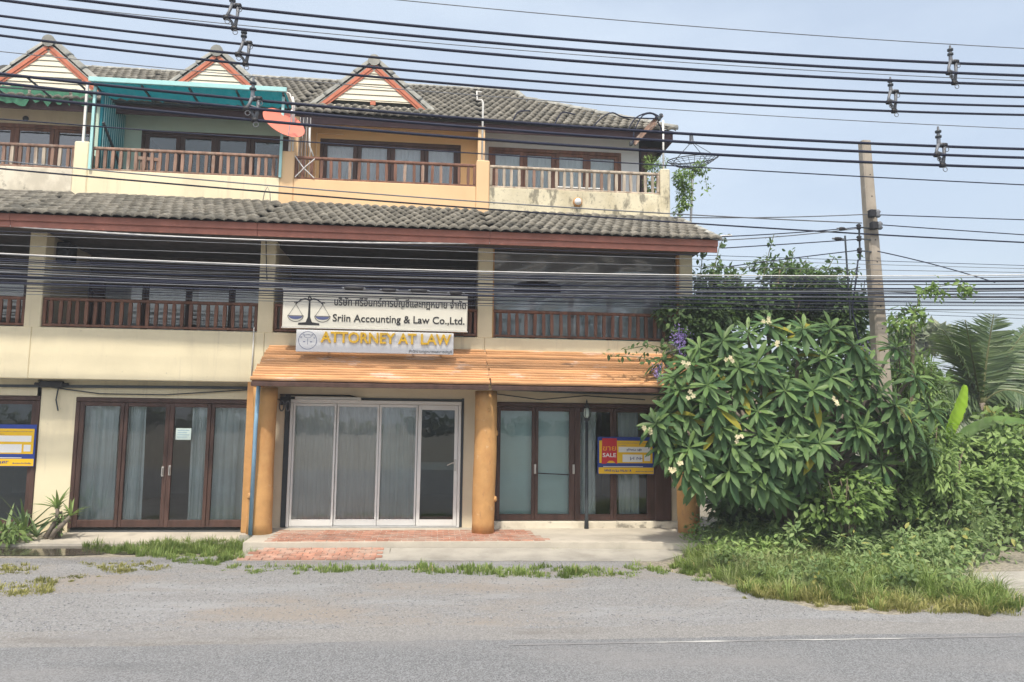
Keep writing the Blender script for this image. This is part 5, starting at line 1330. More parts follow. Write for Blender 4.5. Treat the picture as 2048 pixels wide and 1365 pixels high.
def bush_leaves(c, rad, n, size, tpl, seed, lumps=7, droop=.35, fill=.55, flat=.3):
    g = np.random.default_rng(seed); c = np.array(c); rad = np.array(rad)
    lc = unit(g.normal(size=(lumps, 3)))*g.uniform(.35, .75, (lumps, 1)); lr = g.uniform(.35, .6, lumps)
    k = g.integers(0, lumps, n)
    u = unit(g.normal(size=(n, 3))); rr = fill+(1-fill)*g.random(n)**.5
    p = lc[k] + u*(lr[k]*rr)[:, None]
    P = c + p*rad; P[:, 2] = np.maximum(P[:, 2], .03)
    D = unit(u*np.array([1, 1, .6]) + np.array([0, 0, -droop]) + .5*g.normal(size=(n, 3)))
    N = unit(np.array([0, -.25, 1.0]) + u*.7 + flat*g.normal(size=(n, 3)))
    S = size*g.uniform(.6, 1.25, n)
    return leaves(P, D, N, S, tpl)
def stems(parent, base, tops, r0, mat, name='stem'):
    f = MB(); b = Vector(base)
    for q in tops:
        q = Vector(q); m_ = b.lerp(q, .5) + Vector((rng.uniform(-.08, .08), rng.uniform(-.08, .08), .05))
        f.tube([b + Vector((rng.uniform(-.05, .05), rng.uniform(-.05, .05), 0)), m_, q], [r0, r0*.7, r0*.3], 6)
    return f.build(name, mat, parent, True)
def bush(name, c, rad, n, size, mat, label, seed, tpl=None, cat='shrub', group=None, base_z=0, **kw):
    t = thing(name, (c[0], c[1], base_z), label, cat, group)
    mass('crown', t, [bush_leaves(c, rad, n, size, tpl or T_OVAL, seed, **kw)], MT[mat])
    g = random.Random(seed)
    stems(t, (c[0], c[1], base_z-.02), [(c[0]+g.uniform(-.7, .7)*rad[0], c[1]+g.uniform(-.6, .6)*rad[1], c[2]+g.uniform(-.1, .6)*rad[2]) for _ in range(7)], .025, MT['twig'], 'trunk')
    return t

# ---------------------------------------------------------------- frangipani
FR = thing('frangipani_tree', (6.05, 12.75, 0), 'large round frangipani tree with whorled leaves and white flowers beside the porch', 'tree')
def fr_y(x, y):
    u = (x-1570)/310.; v = (y-840)/215.
    return 11.75 + .95*min(1.35, u*u*.8+v*v*.7)
ros = [(185,760),(135,860),(60,905),(95,1000),(240,1010),(340,735),(250,640),(440,600),(300,575),(410,540),(480,740),(560,640),(610,690),(660,550),(560,850),(730,850),(560,950),(400,920),(240,870),(760,490),(610,470),(860,610),(880,490),(800,760),(930,790),(990,920),(1090,770),(1100,890),(1160,820),(830,990),(700,1050),(590,1110),(440,1110),(330,1050),(220,1090),(650,1190),(380,830),(480,660),(1010,700),(1190,930),(300,1150),(520,1060),(690,960),(350,650),(170,700),(680,760),(820,900),(110,930),(880,700),(520,500),(980,560),(1040,640),(450,1000),(640,1000),(760,1000),(160,1030),(1230,880),(1165,570),(1250,700),(1320,840),(1190,970),(1300,1010),(1100,1080),(1010,930),(560,1150),(760,1120),(480,1160)]
lv = []   # (pos, dir, normal, size, visible weight)
g = random.Random(17)
heads = []
cc = Vector((6.1, 12.9, 2.35))
def rosette(c, ax, nl, L, front):
    ax = ax.normalized(); u = ax.cross(Vector((.3, .2, 1))).normalized(); w = ax.cross(u)
    ph = g.uniform(0, 6.28)
    for i in range(nl):
        a = ph + i*2.399; k = i/nl
        el = R(88 - 62*k*k + g.uniform(-9, 9))            # outer leaves open flat / reflexed, inner ones upright
        el = R(104 - 66*k**1.6 + g.uniform(-8, 8))
        rd = u*math.cos(a)+w*math.sin(a)
        d = rd*math.sin(el)+ax*math.cos(el) + Vector((0, 0, -.10-.22*max(0, (2.2-c.z)/1.3)))
        nrm = ax*math.sin(el) - rd*math.cos(el) + Vector((g.uniform(-.12, .12), g.uniform(-.12, .12), .25))
        lv.append((c + ax*(.05*k), d, nrm, L*(1.08-.45*k)*g.uniform(.85, 1.12), front, k > .72))
for (cx_, cy_) in ros:
    x, y = 1260+cx_/2.2018, 440+cy_/2.2018
    if x < 1420: x += (1420-x)*.20
    c = wp(x, y, fr_y(x, y)+g.uniform(-.15, .15)); out = (c-cc); out.z *= .8
    ax = (out.normalized()*.5 + Vector((0, -.52, .66)) + Vector((g.uniform(-.2, .2), g.uniform(-.2, .2), g.uniform(-.15, .15))))
    heads.append((c, ax.normalized())); rosette(c, ax, g.randint(19, 26), g.uniform(.40, .54), True)
for i in range(80):                                         # deeper and rear whorls that fill the crown
    a = g.uniform(0, 6.28); e = g.uniform(-.75, .95); rr = g.uniform(.5, .95)
    d = Vector((math.cos(a)*2.2, abs(math.sin(a))*1.2, e*1.35))*rr
    c = cc + d + Vector((0, .35, 0)); ax = d.normalized()*.7+Vector((0, -.1, .6)); heads.append((c, ax.normalized())); rosette(c, ax, 11, .48, False)
lv.sort(key=lambda q: (not q[4], q[0].y))
ltv, ltf = T_FRANGI
leaf_me = [[np_mesh('leaf', ltv*np.array([1, 1, s_]), ltf, MT[m2], True) for s_ in (.5, 1.0, 1.6)] for m2 in ('leaf_frangi', 'leaf_young')]
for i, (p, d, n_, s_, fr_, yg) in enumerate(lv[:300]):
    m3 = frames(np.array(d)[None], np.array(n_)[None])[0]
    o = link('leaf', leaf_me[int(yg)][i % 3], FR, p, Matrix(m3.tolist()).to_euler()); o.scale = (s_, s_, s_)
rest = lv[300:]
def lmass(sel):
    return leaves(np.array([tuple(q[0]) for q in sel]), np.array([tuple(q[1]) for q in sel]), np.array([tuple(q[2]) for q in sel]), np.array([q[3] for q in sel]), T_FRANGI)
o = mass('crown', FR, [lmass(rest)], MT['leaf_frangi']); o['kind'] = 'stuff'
me_ = o.data; me_.materials.append(MT['leaf_young']); nt_f = len(T_FRANGI[1])
me_.polygons.foreach_set('material_index', np.repeat(np.array([int(q[5]) for q in rest], np.int32), nt_f))
f = MB(); base = Vector((6.05, 12.85, 0)); forks = [base+Vector((.1, 0, .8)), base+Vector((-.5, -.2, 1.1)), base+Vector((.6, -.1, 1.2)), base+Vector((0, -.3, 1.4))]
f.tube([base+Vector((0, 0, -.1)), base+Vector((.05, 0, .4)), forks[0]], [.16, .13, .12], 12)
for q in forks[1:]: f.tube([base+Vector((.05, 0, .5)), (base+q)/2+Vector((0, 0, .3)), q], [.11, .09, .075], 10)
for (c, ax) in heads:
    q = min(forks, key=lambda a: (a-c).length); md = q.lerp(c-ax*.25, .55)+Vector((0, 0, -.12)); f.tube([q, md, c-ax*.2, c+ax*.02], [.05, .035, .024, .018], 7)
f.build('trunk', MT['bark'], FR, True)
for (x, y) in ((1558, 688), (1465, 718), (1458, 716), (1372, 732), (1378, 790), (1390, 793), (1285, 858), (1296, 866), (1360, 925), (1343, 940), (1668, 800), (1680, 803), (1478, 878), (1808, 826), (1540, 650), (1530, 640)):
    c = wp(x, y, fr_y(x, y)-.30); fl = MB()
    for j in range(g.randint(1, 3)):
        q = c + Vector((g.uniform(-.05, .05), g.uniform(-.03, .03), g.uniform(-.05, .05))); ax = Vector((g.uniform(-.4, .4), -1, g.uniform(-.1, .6))).normalized(); u = ax.cross(Vector((0, 0, 1))).normalized(); w = ax.cross(u)
        for k in range(5):
            a = 1.2566*k+g.random()*.2; d = u*math.cos(a)+w*math.sin(a); s2 = u*math.cos(a+1.57)+w*math.sin(a+1.57)
            fl.add([q, q+d*.026+s2*.017+ax*.008, q+d*.046+ax*.004, q+d*.026-s2*.017+ax*.008], [(0, 1, 2, 3)])
    fl.build('flower_cluster', MT['petal'], FR)

# ---------------------------------------------------------------- climber mass behind, with shoots
CL = thing('climbing_shrub', (5.9, 14.6, 0), 'tangled dark climber with long shoots behind and above the frangipani', 'shrub')
parts = []
for i, (x, y, rx, rz, n) in enumerate([(1400, 640, 95, 62, 1500), (1500, 600, 105, 62, 1700), (1600, 600, 110, 66, 1700), (1690, 640, 80, 75, 1200), (1430, 560, 60, 45, 200), (1560, 545, 70, 38, 200), (1660, 560, 60, 40, 170), (1370, 700, 60, 50, 600), (1710, 720, 60, 80, 700), (1440, 700, 90, 60, 600), (1620, 760, 120, 90, 900)]):
    c = wp(x, y, 14.3+.25*(i % 3)); px_m = FPX/14.6
    parts.append(bush_leaves(c, (rx/px_m, .55, rz/px_m), int(n*1.9), .145, T_OVAL, 300+i, 6))
def shoot(pts, Y, n, size, sd):
    gg = np.random.default_rng(sd); P = [np.array(wp(x, y, Y)) for (x, y) in pts]
    t = gg.random(n)*(len(P)-1); i = np.minimum(t.astype(int), len(P)-2); fr_ = (t-i)[:, None]; A = np.array(P)
    pos = A[i]*(1-fr_)+A[i+1]*fr_ + gg.normal(size=(n, 3))*.05
    D = unit(gg.normal(size=(n, 3))+np.array([0, -.2, -.3])); N = unit(np.array([0, -.5, .8])+.6*gg.normal(size=(n, 3)))
    return leaves(pos, D, N, size*gg.uniform(.6, 1.2, n), T_OVAL), [Vector(p) for p in P]
st = MB()
for i, pts in enumerate([[(1420, 600), (1428, 540), (1440, 490), (1452, 470)], [(1400, 560), (1405, 510), (1415, 480)], [(1520, 580), (1532, 530), (1542, 490), (1548, 470)], [(1545, 580), (1568, 530), (1590, 500)], [(1585, 575), (1600, 545), (1612, 520)], [(1640, 580), (1655, 540), (1668, 515)], [(1690, 600), (1712, 540), (1722, 505)], [(1480, 590), (1470, 545), (1500, 530)], [(1600, 590), (1630, 560), (1680, 545), (1720, 535)], [(1330, 720), (1280, 715), (1215, 712)], [(1340, 700), (1300, 690), (1250, 700)], [(1345, 660), (1330, 640), (1322, 625)], [(1440, 590), (1455, 560), (1490, 548)], [(1700, 660), (1725, 600), (1730, 560)]]):
    Y = 14.2 if i not in (9, 10) else 13.35
    l_, P_ = shoot(pts, Y, 34 if i not in (9, 10) else 40, .12, 700+i); parts.append(l_); MB().tube(P_, .008, 5).build('shoot', MT['stem'], CL)
mass('crown', CL, parts, MT['leaf_dark'])
stems(CL, (5.9, 14.6, -.02), [tuple(wp(x, y, 14.5)) for (x, y) in ((1400, 640), (1500, 600), (1600, 600), (1690, 640), (1450, 560), (1560, 540))], .05, MT['twig'], 'trunk')
def spray(x, y, Y, n, s_, label):
    f = MB(); c = wp(x, y, Y)
    for j in range(n):
        q = c + Vector((g.gauss(0, .55), g.gauss(0, .25), g.gauss(0, .8)))*s_
        u = Vector((g.uniform(-1, 1), g.uniform(-1, 1), g.uniform(-1, 1))).normalized(); w = u.cross(Vector((0, 1, .2))).normalized()
        f.add([q, q+u*.022+w*.008, q+u*.038, q+u*.022-w*.008], [(0, 1, 2, 3)])
    f.tube([c+Vector((0, .05, 1.6*s_)), c+Vector((0, .02, -1.6*s_))], .005, 5)
    tag(f.build('flower_spray', MT['violet']), label, 'flowers', 'violet flower sprays on the climber')
spray(1360, 680, 13.4, 260, .15, 'large violet flower spray above the orange canopy')
spray(1316, 746, 13.3, 110, .10, 'violet flower spray drooping over the canopy edge')
spray(1735, 704, 12.9, 60, .09, 'small violet flower spray beside the concrete pole')

# ---------------------------------------------------------------- shrubs right of the pole
m_ = lambda px_, Y: px_*Y/FPX
def bpx(name, x, y, rx, rz, Y, n, size, mat, label, seed, depth=.6, **kw):
    c = wp(x, y, Y); return bush(name, tuple(c), (m_(rx, Y), depth, m_(rz, Y)), n, size, mat, label, seed, **kw)
bpx('leafy_shrub', 1838, 775, 70, 95, 14.3, 1300, .20, 'leaf_mid', 'tall yellow-green shrub just beyond the concrete pole', 21, tpl=T_NARROW)
bpx('leafy_shrub', 1850, 900, 95, 90, 13.2, 1500, .20, 'leaf_mid', 'dense green shrub below the lime banana leaf', 22, tpl=T_NARROW)
bpx('leafy_shrub', 1690, 985, 85, 70, 12.0, 1500, .15, 'leaf_mid', 'dark leafy shrub in the shade under the frangipani', 23)
bpx('leafy_shrub', 1980, 930, 120, 75, 14.6, 1900, .19, 'leaf_bright', 'pale green shrub at the picture edge below the palm', 24)
bpx('leafy_shrub', 1820, 1000, 110, 75, 13.0, 1800, .15, 'leaf_mid', 'low green shrub hiding the foot of the concrete pole', 25)
bpx('leafy_shrub', 1800, 650, 32, 40, 14.0, 200, .14, 'leaf_dark', 'small sparse vine clump just beyond the concrete pole', 26)
bpx('leafy_shrub', 2020, 850, 70, 50, 16.0, 700, .20, 'leaf_mid', 'dark shrub at the foot of the coconut palm', 27)
bpx('leafy_shrub', 1900, 985, 90, 65, 13.8, 1300, .16, 'leaf_bright', 'bright shrub between the low hedge and the banana plant', 28)
bpx('leafy_shrub', 1560, 990, 180, 75, 14.3, 1500, .17, 'leaf_dark', 'dark undergrowth shrub behind the frangipani trunk', 29)
bpx('leafy_shrub', 2010, 985, 90, 70, 13.6, 1500, .17, 'leaf_bright', 'bright bushy shrub at the picture edge above the low weed hedge', 35)
bpx('leafy_shrub', 1880, 940, 60, 60, 12.8, 900, .18, 'leaf_bright', 'yellow-green creeper mound beside the concrete pole foot', 36, tpl=T_NARROW)
bpx('leafy_shrub', 1790, 860, 45, 80, 13.9, 700, .17, 'leaf_mid', 'narrow creeper column climbing behind the concrete pole', 37)
# vine hanging on the cable bundle
VN = thing('hanging_vine', wp(1850, 640, 12.6), 'leafy vine climbing along the cable bundle beside the pole', 'vine')
pv = []; st = MB()
for i, pts in enumerate([[(1810, 690), (1825, 640), (1838, 600), (1850, 580)], [(1840, 590), (1870, 575), (1900, 570), (1950, 575)], [(1850, 580), (1885, 590)], [(1920, 572), (1945, 590)], [(1835, 620), (1850, 650)], [(1770, 640), (1790, 655), (1815, 640)]]):
    l_, P_ = shoot(pts, 12.35, 40, .13, 800+i); pv.append(l_); st.tube(P_, .007, 5)
mass('crown', VN, pv, MT['leaf_mid']); st.build('stem', MT['stem'], VN)

# far trees beyond
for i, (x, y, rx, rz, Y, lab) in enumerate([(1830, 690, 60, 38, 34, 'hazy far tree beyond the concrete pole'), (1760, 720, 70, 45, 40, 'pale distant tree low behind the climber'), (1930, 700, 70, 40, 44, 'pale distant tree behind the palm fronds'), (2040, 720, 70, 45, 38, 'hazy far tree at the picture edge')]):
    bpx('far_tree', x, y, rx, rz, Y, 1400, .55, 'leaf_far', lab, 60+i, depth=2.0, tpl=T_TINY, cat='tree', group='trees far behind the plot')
    c = wp(x, y+50, Y); 
bpx('far_hedge', 1900, 850, 260, 120, 24, 3000, .5, 'leaf_mid', 'broad dark thicket filling the plot behind the palm', 70, depth=2.5, tpl=T_OVAL, cat='thicket')
bpx('far_hedge', 1620, 880, 240, 150, 20, 2600, .4, 'leaf_dark', 'dark thicket behind the frangipani and climber', 71, depth=1.5, tpl=T_OVAL, cat='thicket')
bpx('far_hedge', 2150, 860, 160, 130, 21, 1800, .5, 'leaf_mid', 'thicket running out of the picture beyond the palm', 72, depth=2.0, tpl=T_OVAL, cat='thicket')

# ---------------------------------------------------------------- coconut palm
PALM = thing('coconut_palm', wp(1970, 905, 16.8), 'young coconut palm with broad arching fronds beyond the pole', 'palm')
pc = wp(1962, 815, 16.8)
def frond(tip, sag, L, mat, seed, width=.70, name='frond'):
    gg = np.random.default_rng(seed); b = np.array(pc); tp = np.array(tip); n = 16
    ts = np.linspace(0, 1, n); mid = (b+tp)/2 + np.array([0, 0, sag])
    R_ = [(1-t)**2*b + 2*t*(1-t)*mid + t*t*tp for t in ts]
    f = MB(); f.tube([Vector(p) for p in R_], [.035*(1-.85*t) + .004 for t in ts], 6)
    nl = 58; P = []; D = []; N = []; S = []
    for i in range(nl):
        t = .10+.90*i/nl; k = t*(n-1); j = min(int(k), n-2); p = R_[j]+(R_[j+1]-R_[j])*(k-j); tg = R_[j+1]-R_[j]; tg = tg/np.linalg.norm(tg)
        sd = np.cross(tg, np.array([0, -.35, 1.0])); sd = sd/np.linalg.norm(sd)
        up = np.cross(sd, tg)
        for s_ in (-1, 1):
            w = width*math.sin(math.pi*min(1, .15+.85*t))**.6*gg.uniform(.85, 1.1)
            P.append(p); D.append(sd*s_*(.85) + tg*.62 + up*.05 + np.array([0, 0, -.30]) + .06*gg.normal(size=3)); N.append(up + .2*gg.normal(size=3)); S.append(w)
    V, F = leaves(np.array(P), unit(np.array(D)), np.array(N), np.array(S), leaf_tpl([(0, .022), (.3, .044), (.7, .034), (1, .002)], .3, .30))
    nv = len(f.v); fo = link(name, np_mesh(name, V, F, MT[mat], True, wl(PALM)), PALM)
    f.build('rachis', MT['stem'], fo, True)
for i, (x, y, Y, sag, m2) in enumerate([(1885, 660, 16.2, .35, 'leaf_palm'), (1988, 628, 16.4, .25, 'leaf_palm'), (2075, 640, 16.6, .45, 'leaf_palm'), (2110, 760, 16.5, .7, 'leaf_palm'), (1868, 770, 16.3, .55, 'leaf_palm'), (2040, 868, 15.9, .55, 'leaf_palm_yellow'), (1880, 850, 16.4, .45, 'leaf_palm'), (1850, 800, 16.0, .5, 'leaf_palm'), (1930, 640, 16.0, .2, 'leaf_palm'), (2060, 800, 15.9, .6, 'leaf_palm'), (1905, 880, 15.8, .4, 'leaf_palm')]):
    frond(wp(x, y, Y), sag, 1, m2, 900+i)
b = wp(1970, 905, 16.8); MB().tube([(b.x, b.y, -.1), (pc.x+.05, pc.y, pc.z*.5), (pc.x, pc.y, pc.z+.1)], [.22, .17, .12], 12).build('trunk', MT['bark'], PALM, True)

# ---------------------------------------------------------------- banana
BN = thing('banana_plant', wp(1900, 1000, 13.4), 'banana plant with one upright lime-yellow leaf and one arching green leaf', 'plant')
def big_leaf(pts, Y, width, mat, name, twist, seed):
    P_ = [wp(x, y, Y+dy) for (x, y, dy) in pts]; n = 70; vs = []; fs = []
    C = []
    for i in range(n+1):
        t = i/n*(len(P_)-1); j = min(int(t), len(P_)-2); q0, q1, q2, q3 = P_[max(j-1, 0)], P_[j], P_[j+1], P_[min(j+2, len(P_)-1)]; t -= j
        C.append(.5*((2*q1)+(q2-q0)*t+(2*q0-5*q1+4*q2-q3)*t*t+(3*q1-q0-3*q2+q3)*t**3))
    for i in range(n+1):
        t = i/n; tg = (C[min(i+1, n)]-C[max(i-1, 0)]).normalized(); sd = tg.cross(Vector(twist)).normalized(); up = sd.cross(tg)
        w = width*math.sin(math.pi*(.06+.92*t))**.55*(1+.06*wob(i*.3, 1, seed)) - (.10*width if wob(i*.35, 1, seed+9) > .55 else 0)
        for k in (-1, -.5, 0, .5, 1): vs.append(C[i]+sd*(w*k)+up*(.10*width*abs(k)*1.6+.012*wob(i*.4+k, 1, seed+1)+(.007 if i % 2 else 0)*abs(k)))
    for i in range(n):
        for k in range(4): fs.append((i*5+k, i*5+k+1, i*5+k+6, i*5+k+5))
    MB().add(vs, fs).build(name, MT[mat], BN, True)
big_leaf([(1893, 878, 0), (1905, 845, -.02), (1922, 805, -.03), (1928, 770, .02)], 13.2, .15, 'lime', 'leaf', (.35, -1, .1), 3)
big_leaf([(1895, 900, 0), (1940, 862, 0), (2000, 842, 0), (2080, 850, .1)], 14.7, .12, 'leaf_banana', 'leaf', (0, -.75, .65), 4)
b = wp(1895, 990, 13.4); MB().tube([(b.x, b.y, -.05), (b.x, b.y, 1.1), tuple(wp(1893, 885, 13.3))], [.10, .08, .04], 10).build('stem', MT['stem'], BN, True)

# ---------------------------------------------------------------- balcony plants at the roof corner
BP = thing('balcony_plant', (5.0, 16.0, 6.49), 'leafy climber spilling over the stained balcony corner below the mesh dish', 'plant')
pv = []; st = MB()
for i, (x, y, rx, rz, n) in enumerate([(1312, 322, 28, 26, 360), (1310, 365, 22, 28, 220), (1360, 355, 24, 26, 300), (1368, 395, 18, 40, 320), (1395, 345, 26, 18, 240), (1355, 420, 10, 22, 90)]):
    c = wp(x, y, 16.1); pv.append(bush_leaves(c, (m_(rx, 16.1), .22, m_(rz, 16.1)), n, .085, T_NARROW if i == 0 else T_OVAL, 500+i, 5))
for i, pts in enumerate([[(1360, 340), (1370, 390), (1360, 432)], [(1390, 340), (1410, 350), (1415, 385)], [(1380, 345), (1385, 385), (1375, 410)]]):
    l_, P_ = shoot(pts, 16.0, 36, .09, 560+i); pv.append(l_); st.tube(P_, .006, 5)
mass('crown', BP, pv, MT['leaf_mid']); st.build('stem', MT['stem'], BP)
pt = wp(1300, 388, 16.05); MB().lathe((pt.x, 16.05, 6.49), [(.10, 0), (.14, .26), (.155, .27), (.15, .30), (.12, .30)], 16).build('pot', MT['terracotta'], BP, True)

# ---------------------------------------------------------------- plants on the apron
def spiky(name, x, y, z, n, L, w, label, sd, mat='agave', stem=None, lean=.0, base=None):
    b = base if base is not None else gp(x, y, z); t = thing(name, b, label, 'plant'); gg = np.random.default_rng(sd)
    top = b + Vector((0, 0, .02))
    if stem:
        P_ = [b + Vector(q) for q in stem]; MB().tube([b]+P_, [.045]+[.038]*(len(P_)-1)+[.03], 8).build('stem', MT['bark'], t, True); top = P_[-1]
    a = gg.uniform(0, 6.28, n); el = gg.uniform(.35, 1.35, n)
    D = np.stack([np.cos(a)*np.cos(el), np.sin(a)*np.cos(el), np.sin(el)], -1); N = np.stack([-np.cos(a)*np.sin(el), -np.sin(a)*np.sin(el), np.cos(el)], -1)
    S = L*gg.uniform(.6, 1.15, n)
    tpl = leaf_tpl([(0, w*.6), (.25, w), (.6, w*.75), (.85, w*.35), (1, .003)], .5, .30)
    mass('leaf_cluster', t, [leaves(np.tile(np.array(top), (n, 1)), D, N, S, tpl)], MT[mat])
AP = lambda x, Y: Vector((wp(x, 1060, Y).x, Y, .095))
spiky('agave_plant', 50, 1052, .0, 16, .85, .045, 'tall spiky grey-green agave in front of the timber door at the picture edge', 1, base=AP(48, 14.25))
spiky('agave_plant', 18, 1062, .0, 12, .65, .045, 'spiky agave nearest the picture edge by the puddle', 2, base=AP(12, 14.1))
spiky('agave_plant', 68, 1066, .0, 10, .45, .07, 'short broad agave before the cream pier', 3, base=AP(74, 14.0))
spiky('dracaena_plant', 95, 1062, .0, 14, .38, .07, 'bright green rosette on a bent grey stem beside the cream pier', 4, 'leaf_bright', base=AP(92, 14.1), stem=[(.08, 0, .15), (.16, .02, .32), (.15, .02, .48)])
spiky('dracaena_plant', 110, 1064, .0, 12, .32, .07, 'lower green rosette on a forked grey stem beside the cream pier', 5, 'leaf_bright', base=AP(104, 14.05), stem=[(.05, 0, .12), (.18, 0, .24), (.27, .02, .36)])
bpx('dry_plant', 118, 1040, 22, 28, 14.2, 110, .08, 'leaf_weed', 'sparse dry little plant at the foot of the cream pier', 33, depth=.12, cat='plant')
bush('grassy_clump', (AP(15, 13.8).x, 13.8, .2), (.42, .25, .12), 260, .16, 'leaf_bright', 'bright green grassy clump beside the puddle at the picture edge', 34, tpl=T_NARROW, cat='plant')

# ---------------------------------------------------------------- low shrubs, weeds and grass
def inpoly(x, y, poly):
    c = np.zeros(len(x), bool); n = len(poly)
    for i in range(n):
        x0, y0 = poly[i]; x1, y1 = poly[(i+1) % n]
        t = ((y0 > y) != (y1 > y)) & (x < (x1-x0)*(y-y0)/((y1-y0) if y1 != y0 else 1e-9)+x0); c ^= t
    return c
def blades(name, polys_px, n, hmin, hmax, mat, label, seed, width=.006, clump=.0, lean=.5, z=0.0):
    """tufts: blades fan outwards from scattered tuft centres"""
    gg = np.random.default_rng(seed); pl = [[tuple(gp(x, y, z))[:2] for (x, y) in pp] for pp in polys_px]
    areas = [abs(sum(a[0]*b[1]-b[0]*a[1] for a, b in zip(p, p[1:]+p[:1])))/2 for p in pl]; tot = sum(areas)
    X, Y_, H_, A_, L_ = [], [], [], [], []
    for p, ar in zip(pl, areas):
        k = int(n*ar/tot); q = np.array(p); per = 34 if clump else 70; nc = max(3, k//per)
        cx = gg.uniform(q[:, 0].min(), q[:, 0].max(), nc*12); cy = gg.uniform(q[:, 1].min(), q[:, 1].max(), nc*12)
        dens = np.array([wob(a*1.3+2.1*wob(b_, 1.1, seed), 1, seed+1)+.7*wob(a*3+b_*4, 1, seed+2) for a, b_ in zip(cx, cy)])
        ok = inpoly(cx, cy, p) & (dens > gg.uniform(-1.9, .15, len(cx))); cx = cx[ok][:nc]; cy = cy[ok][:nc]; dens = dens[ok][:nc]
        if len(cx) == 0: continue
        cx = cx+gg.normal(size=len(cx))*.09; cy = cy+gg.normal(size=len(cx))*.07
        ch = np.clip(.55+.35*dens+.35*gg.normal(size=len(cx)), .25, 1.4); cr = gg.uniform(.03, .11, len(cx))*(.8+.5*ch)
        i = gg.integers(0, len(cx), k); a = gg.uniform(0, 6.283, k); rr = cr[i]*np.sqrt(gg.random(k))
        X.append(cx[i]+np.cos(a)*rr); Y_.append(cy[i]+np.sin(a)*rr); H_.append(ch[i]*(1-.35*rr/cr[i])); A_.append(a+gg.normal(size=k)*.6); L_.append(.25+.75*rr/cr[i])
    x, y, hs, a, lf = map(np.concatenate, (X, Y_, H_, A_, L_)); k = len(x)
    h = (hmin+(hmax-hmin)*gg.random(k)**1.3)*hs; ln = lean*lf*gg.uniform(.4, 1.3, k)*h; w = width*gg.uniform(.6, 1.5, k)
    dx, dy = np.cos(a), np.sin(a); sx, sy = -dy, dx
    V = np.zeros((k, 5, 3))
    for j, (t, ww) in enumerate(((0, 1), (.55, .8))):
        for s_ in (0, 1):
            q = 2*j+s_; e = (s_*2-1)*ww
            V[:, q, 0] = x+dx*ln*t*t+sx*w*e; V[:, q, 1] = y+dy*ln*t*t+sy*w*e; V[:, q, 2] = z+h*t
    V[:, 4, 0] = x+dx*ln*1.25; V[:, 4, 1] = y+dy*ln*1.25; V[:, 4, 2] = z+h*(1-.30*lean*lf)
    F = np.array([(0, 1, 3), (0, 3, 2), (2, 3, 4)])[None]+(np.arange(k)*5)[:, None, None]
    o = link(name, np_mesh(name, V.reshape(-1, 3), F.reshape(-1, 3), MT[mat])); return tag(o, label, 'grass', kind='stuff')
blades('grass', [[(150, 1094), (300, 1090), (470, 1088), (545, 1092), (520, 1104), (470, 1124), (440, 1134), (380, 1126), (250, 1108)]], 22000, .05, .22, 'grass', 'green grass growing between puddle and brick path', 41, .004)
blades('grass', [[(420, 1134), (700, 1134), (780, 1134), (1000, 1138), (1330, 1134), (1360, 1150), (1100, 1156), (760, 1146), (560, 1148), (440, 1142)]], 8000, .03, .14, 'grass', 'strip of rough grass along the edge of the gravel', 42, .006, clump=1)
blades('grass', [[(180, 1125), (330, 1128), (300, 1148), (190, 1145)], [(0, 1165), (130, 1160), (110, 1185), (0, 1200)], [(0, 1130), (60, 1135), (50, 1148), (0, 1150)], [(130, 1148), (190, 1150), (180, 1158), (130, 1156)]], 5200, .04, .15, 'grass_dry', 'yellowish grass tufts scattered on the gravel', 43, .006, clump=1)
blades('grass', [[(905, 1096), (1090, 1098), (1090, 1106), (905, 1104)], [(780, 1100), (905, 1100), (905, 1106), (780, 1105)], [(1090, 1102), (1330, 1108), (1330, 1113), (1090, 1107)]], 3200, .03, .12, 'grass', 'thin grass at the foot of the porch step', 44, .005, clump=1)
blades('grass', [[(1350, 1130), (1420, 1110), (1700, 1120), (1900, 1150), (2010, 1190), (2035, 1218), (1960, 1225), (1700, 1212), (1560, 1198), (1440, 1175), (1360, 1150)]], 34000, .08, .42, 'grass', 'tall rough roadside grass before the frangipani', 45, .0045, lean=1.1)
blades('grass', [[(1400, 1140), (1500, 1120), (1750, 1150), (1950, 1180), (2030, 1215), (1900, 1215), (1650, 1200), (1480, 1178)]], 13000, .10, .50, 'grass_pale', 'pale seeding grass mixed through the roadside verge', 48, .0035, lean=1.2)
blades('grass', [[(1480, 1175), (1700, 1200), (1960, 1215), (2030, 1222), (2000, 1232), (1700, 1218), (1500, 1196)]], 9000, .05, .24, 'grass_dry', 'dry straw-coloured grass fringe along the road shoulder', 46, .004, lean=.9)
blades('grass', [[(1345, 1100), (1450, 1060), (1600, 1050), (1640, 1085), (1450, 1125), (1350, 1130)]], 9000, .15, .45, 'grass', 'shaded grass round the last orange column', 47, .005, lean=.9)
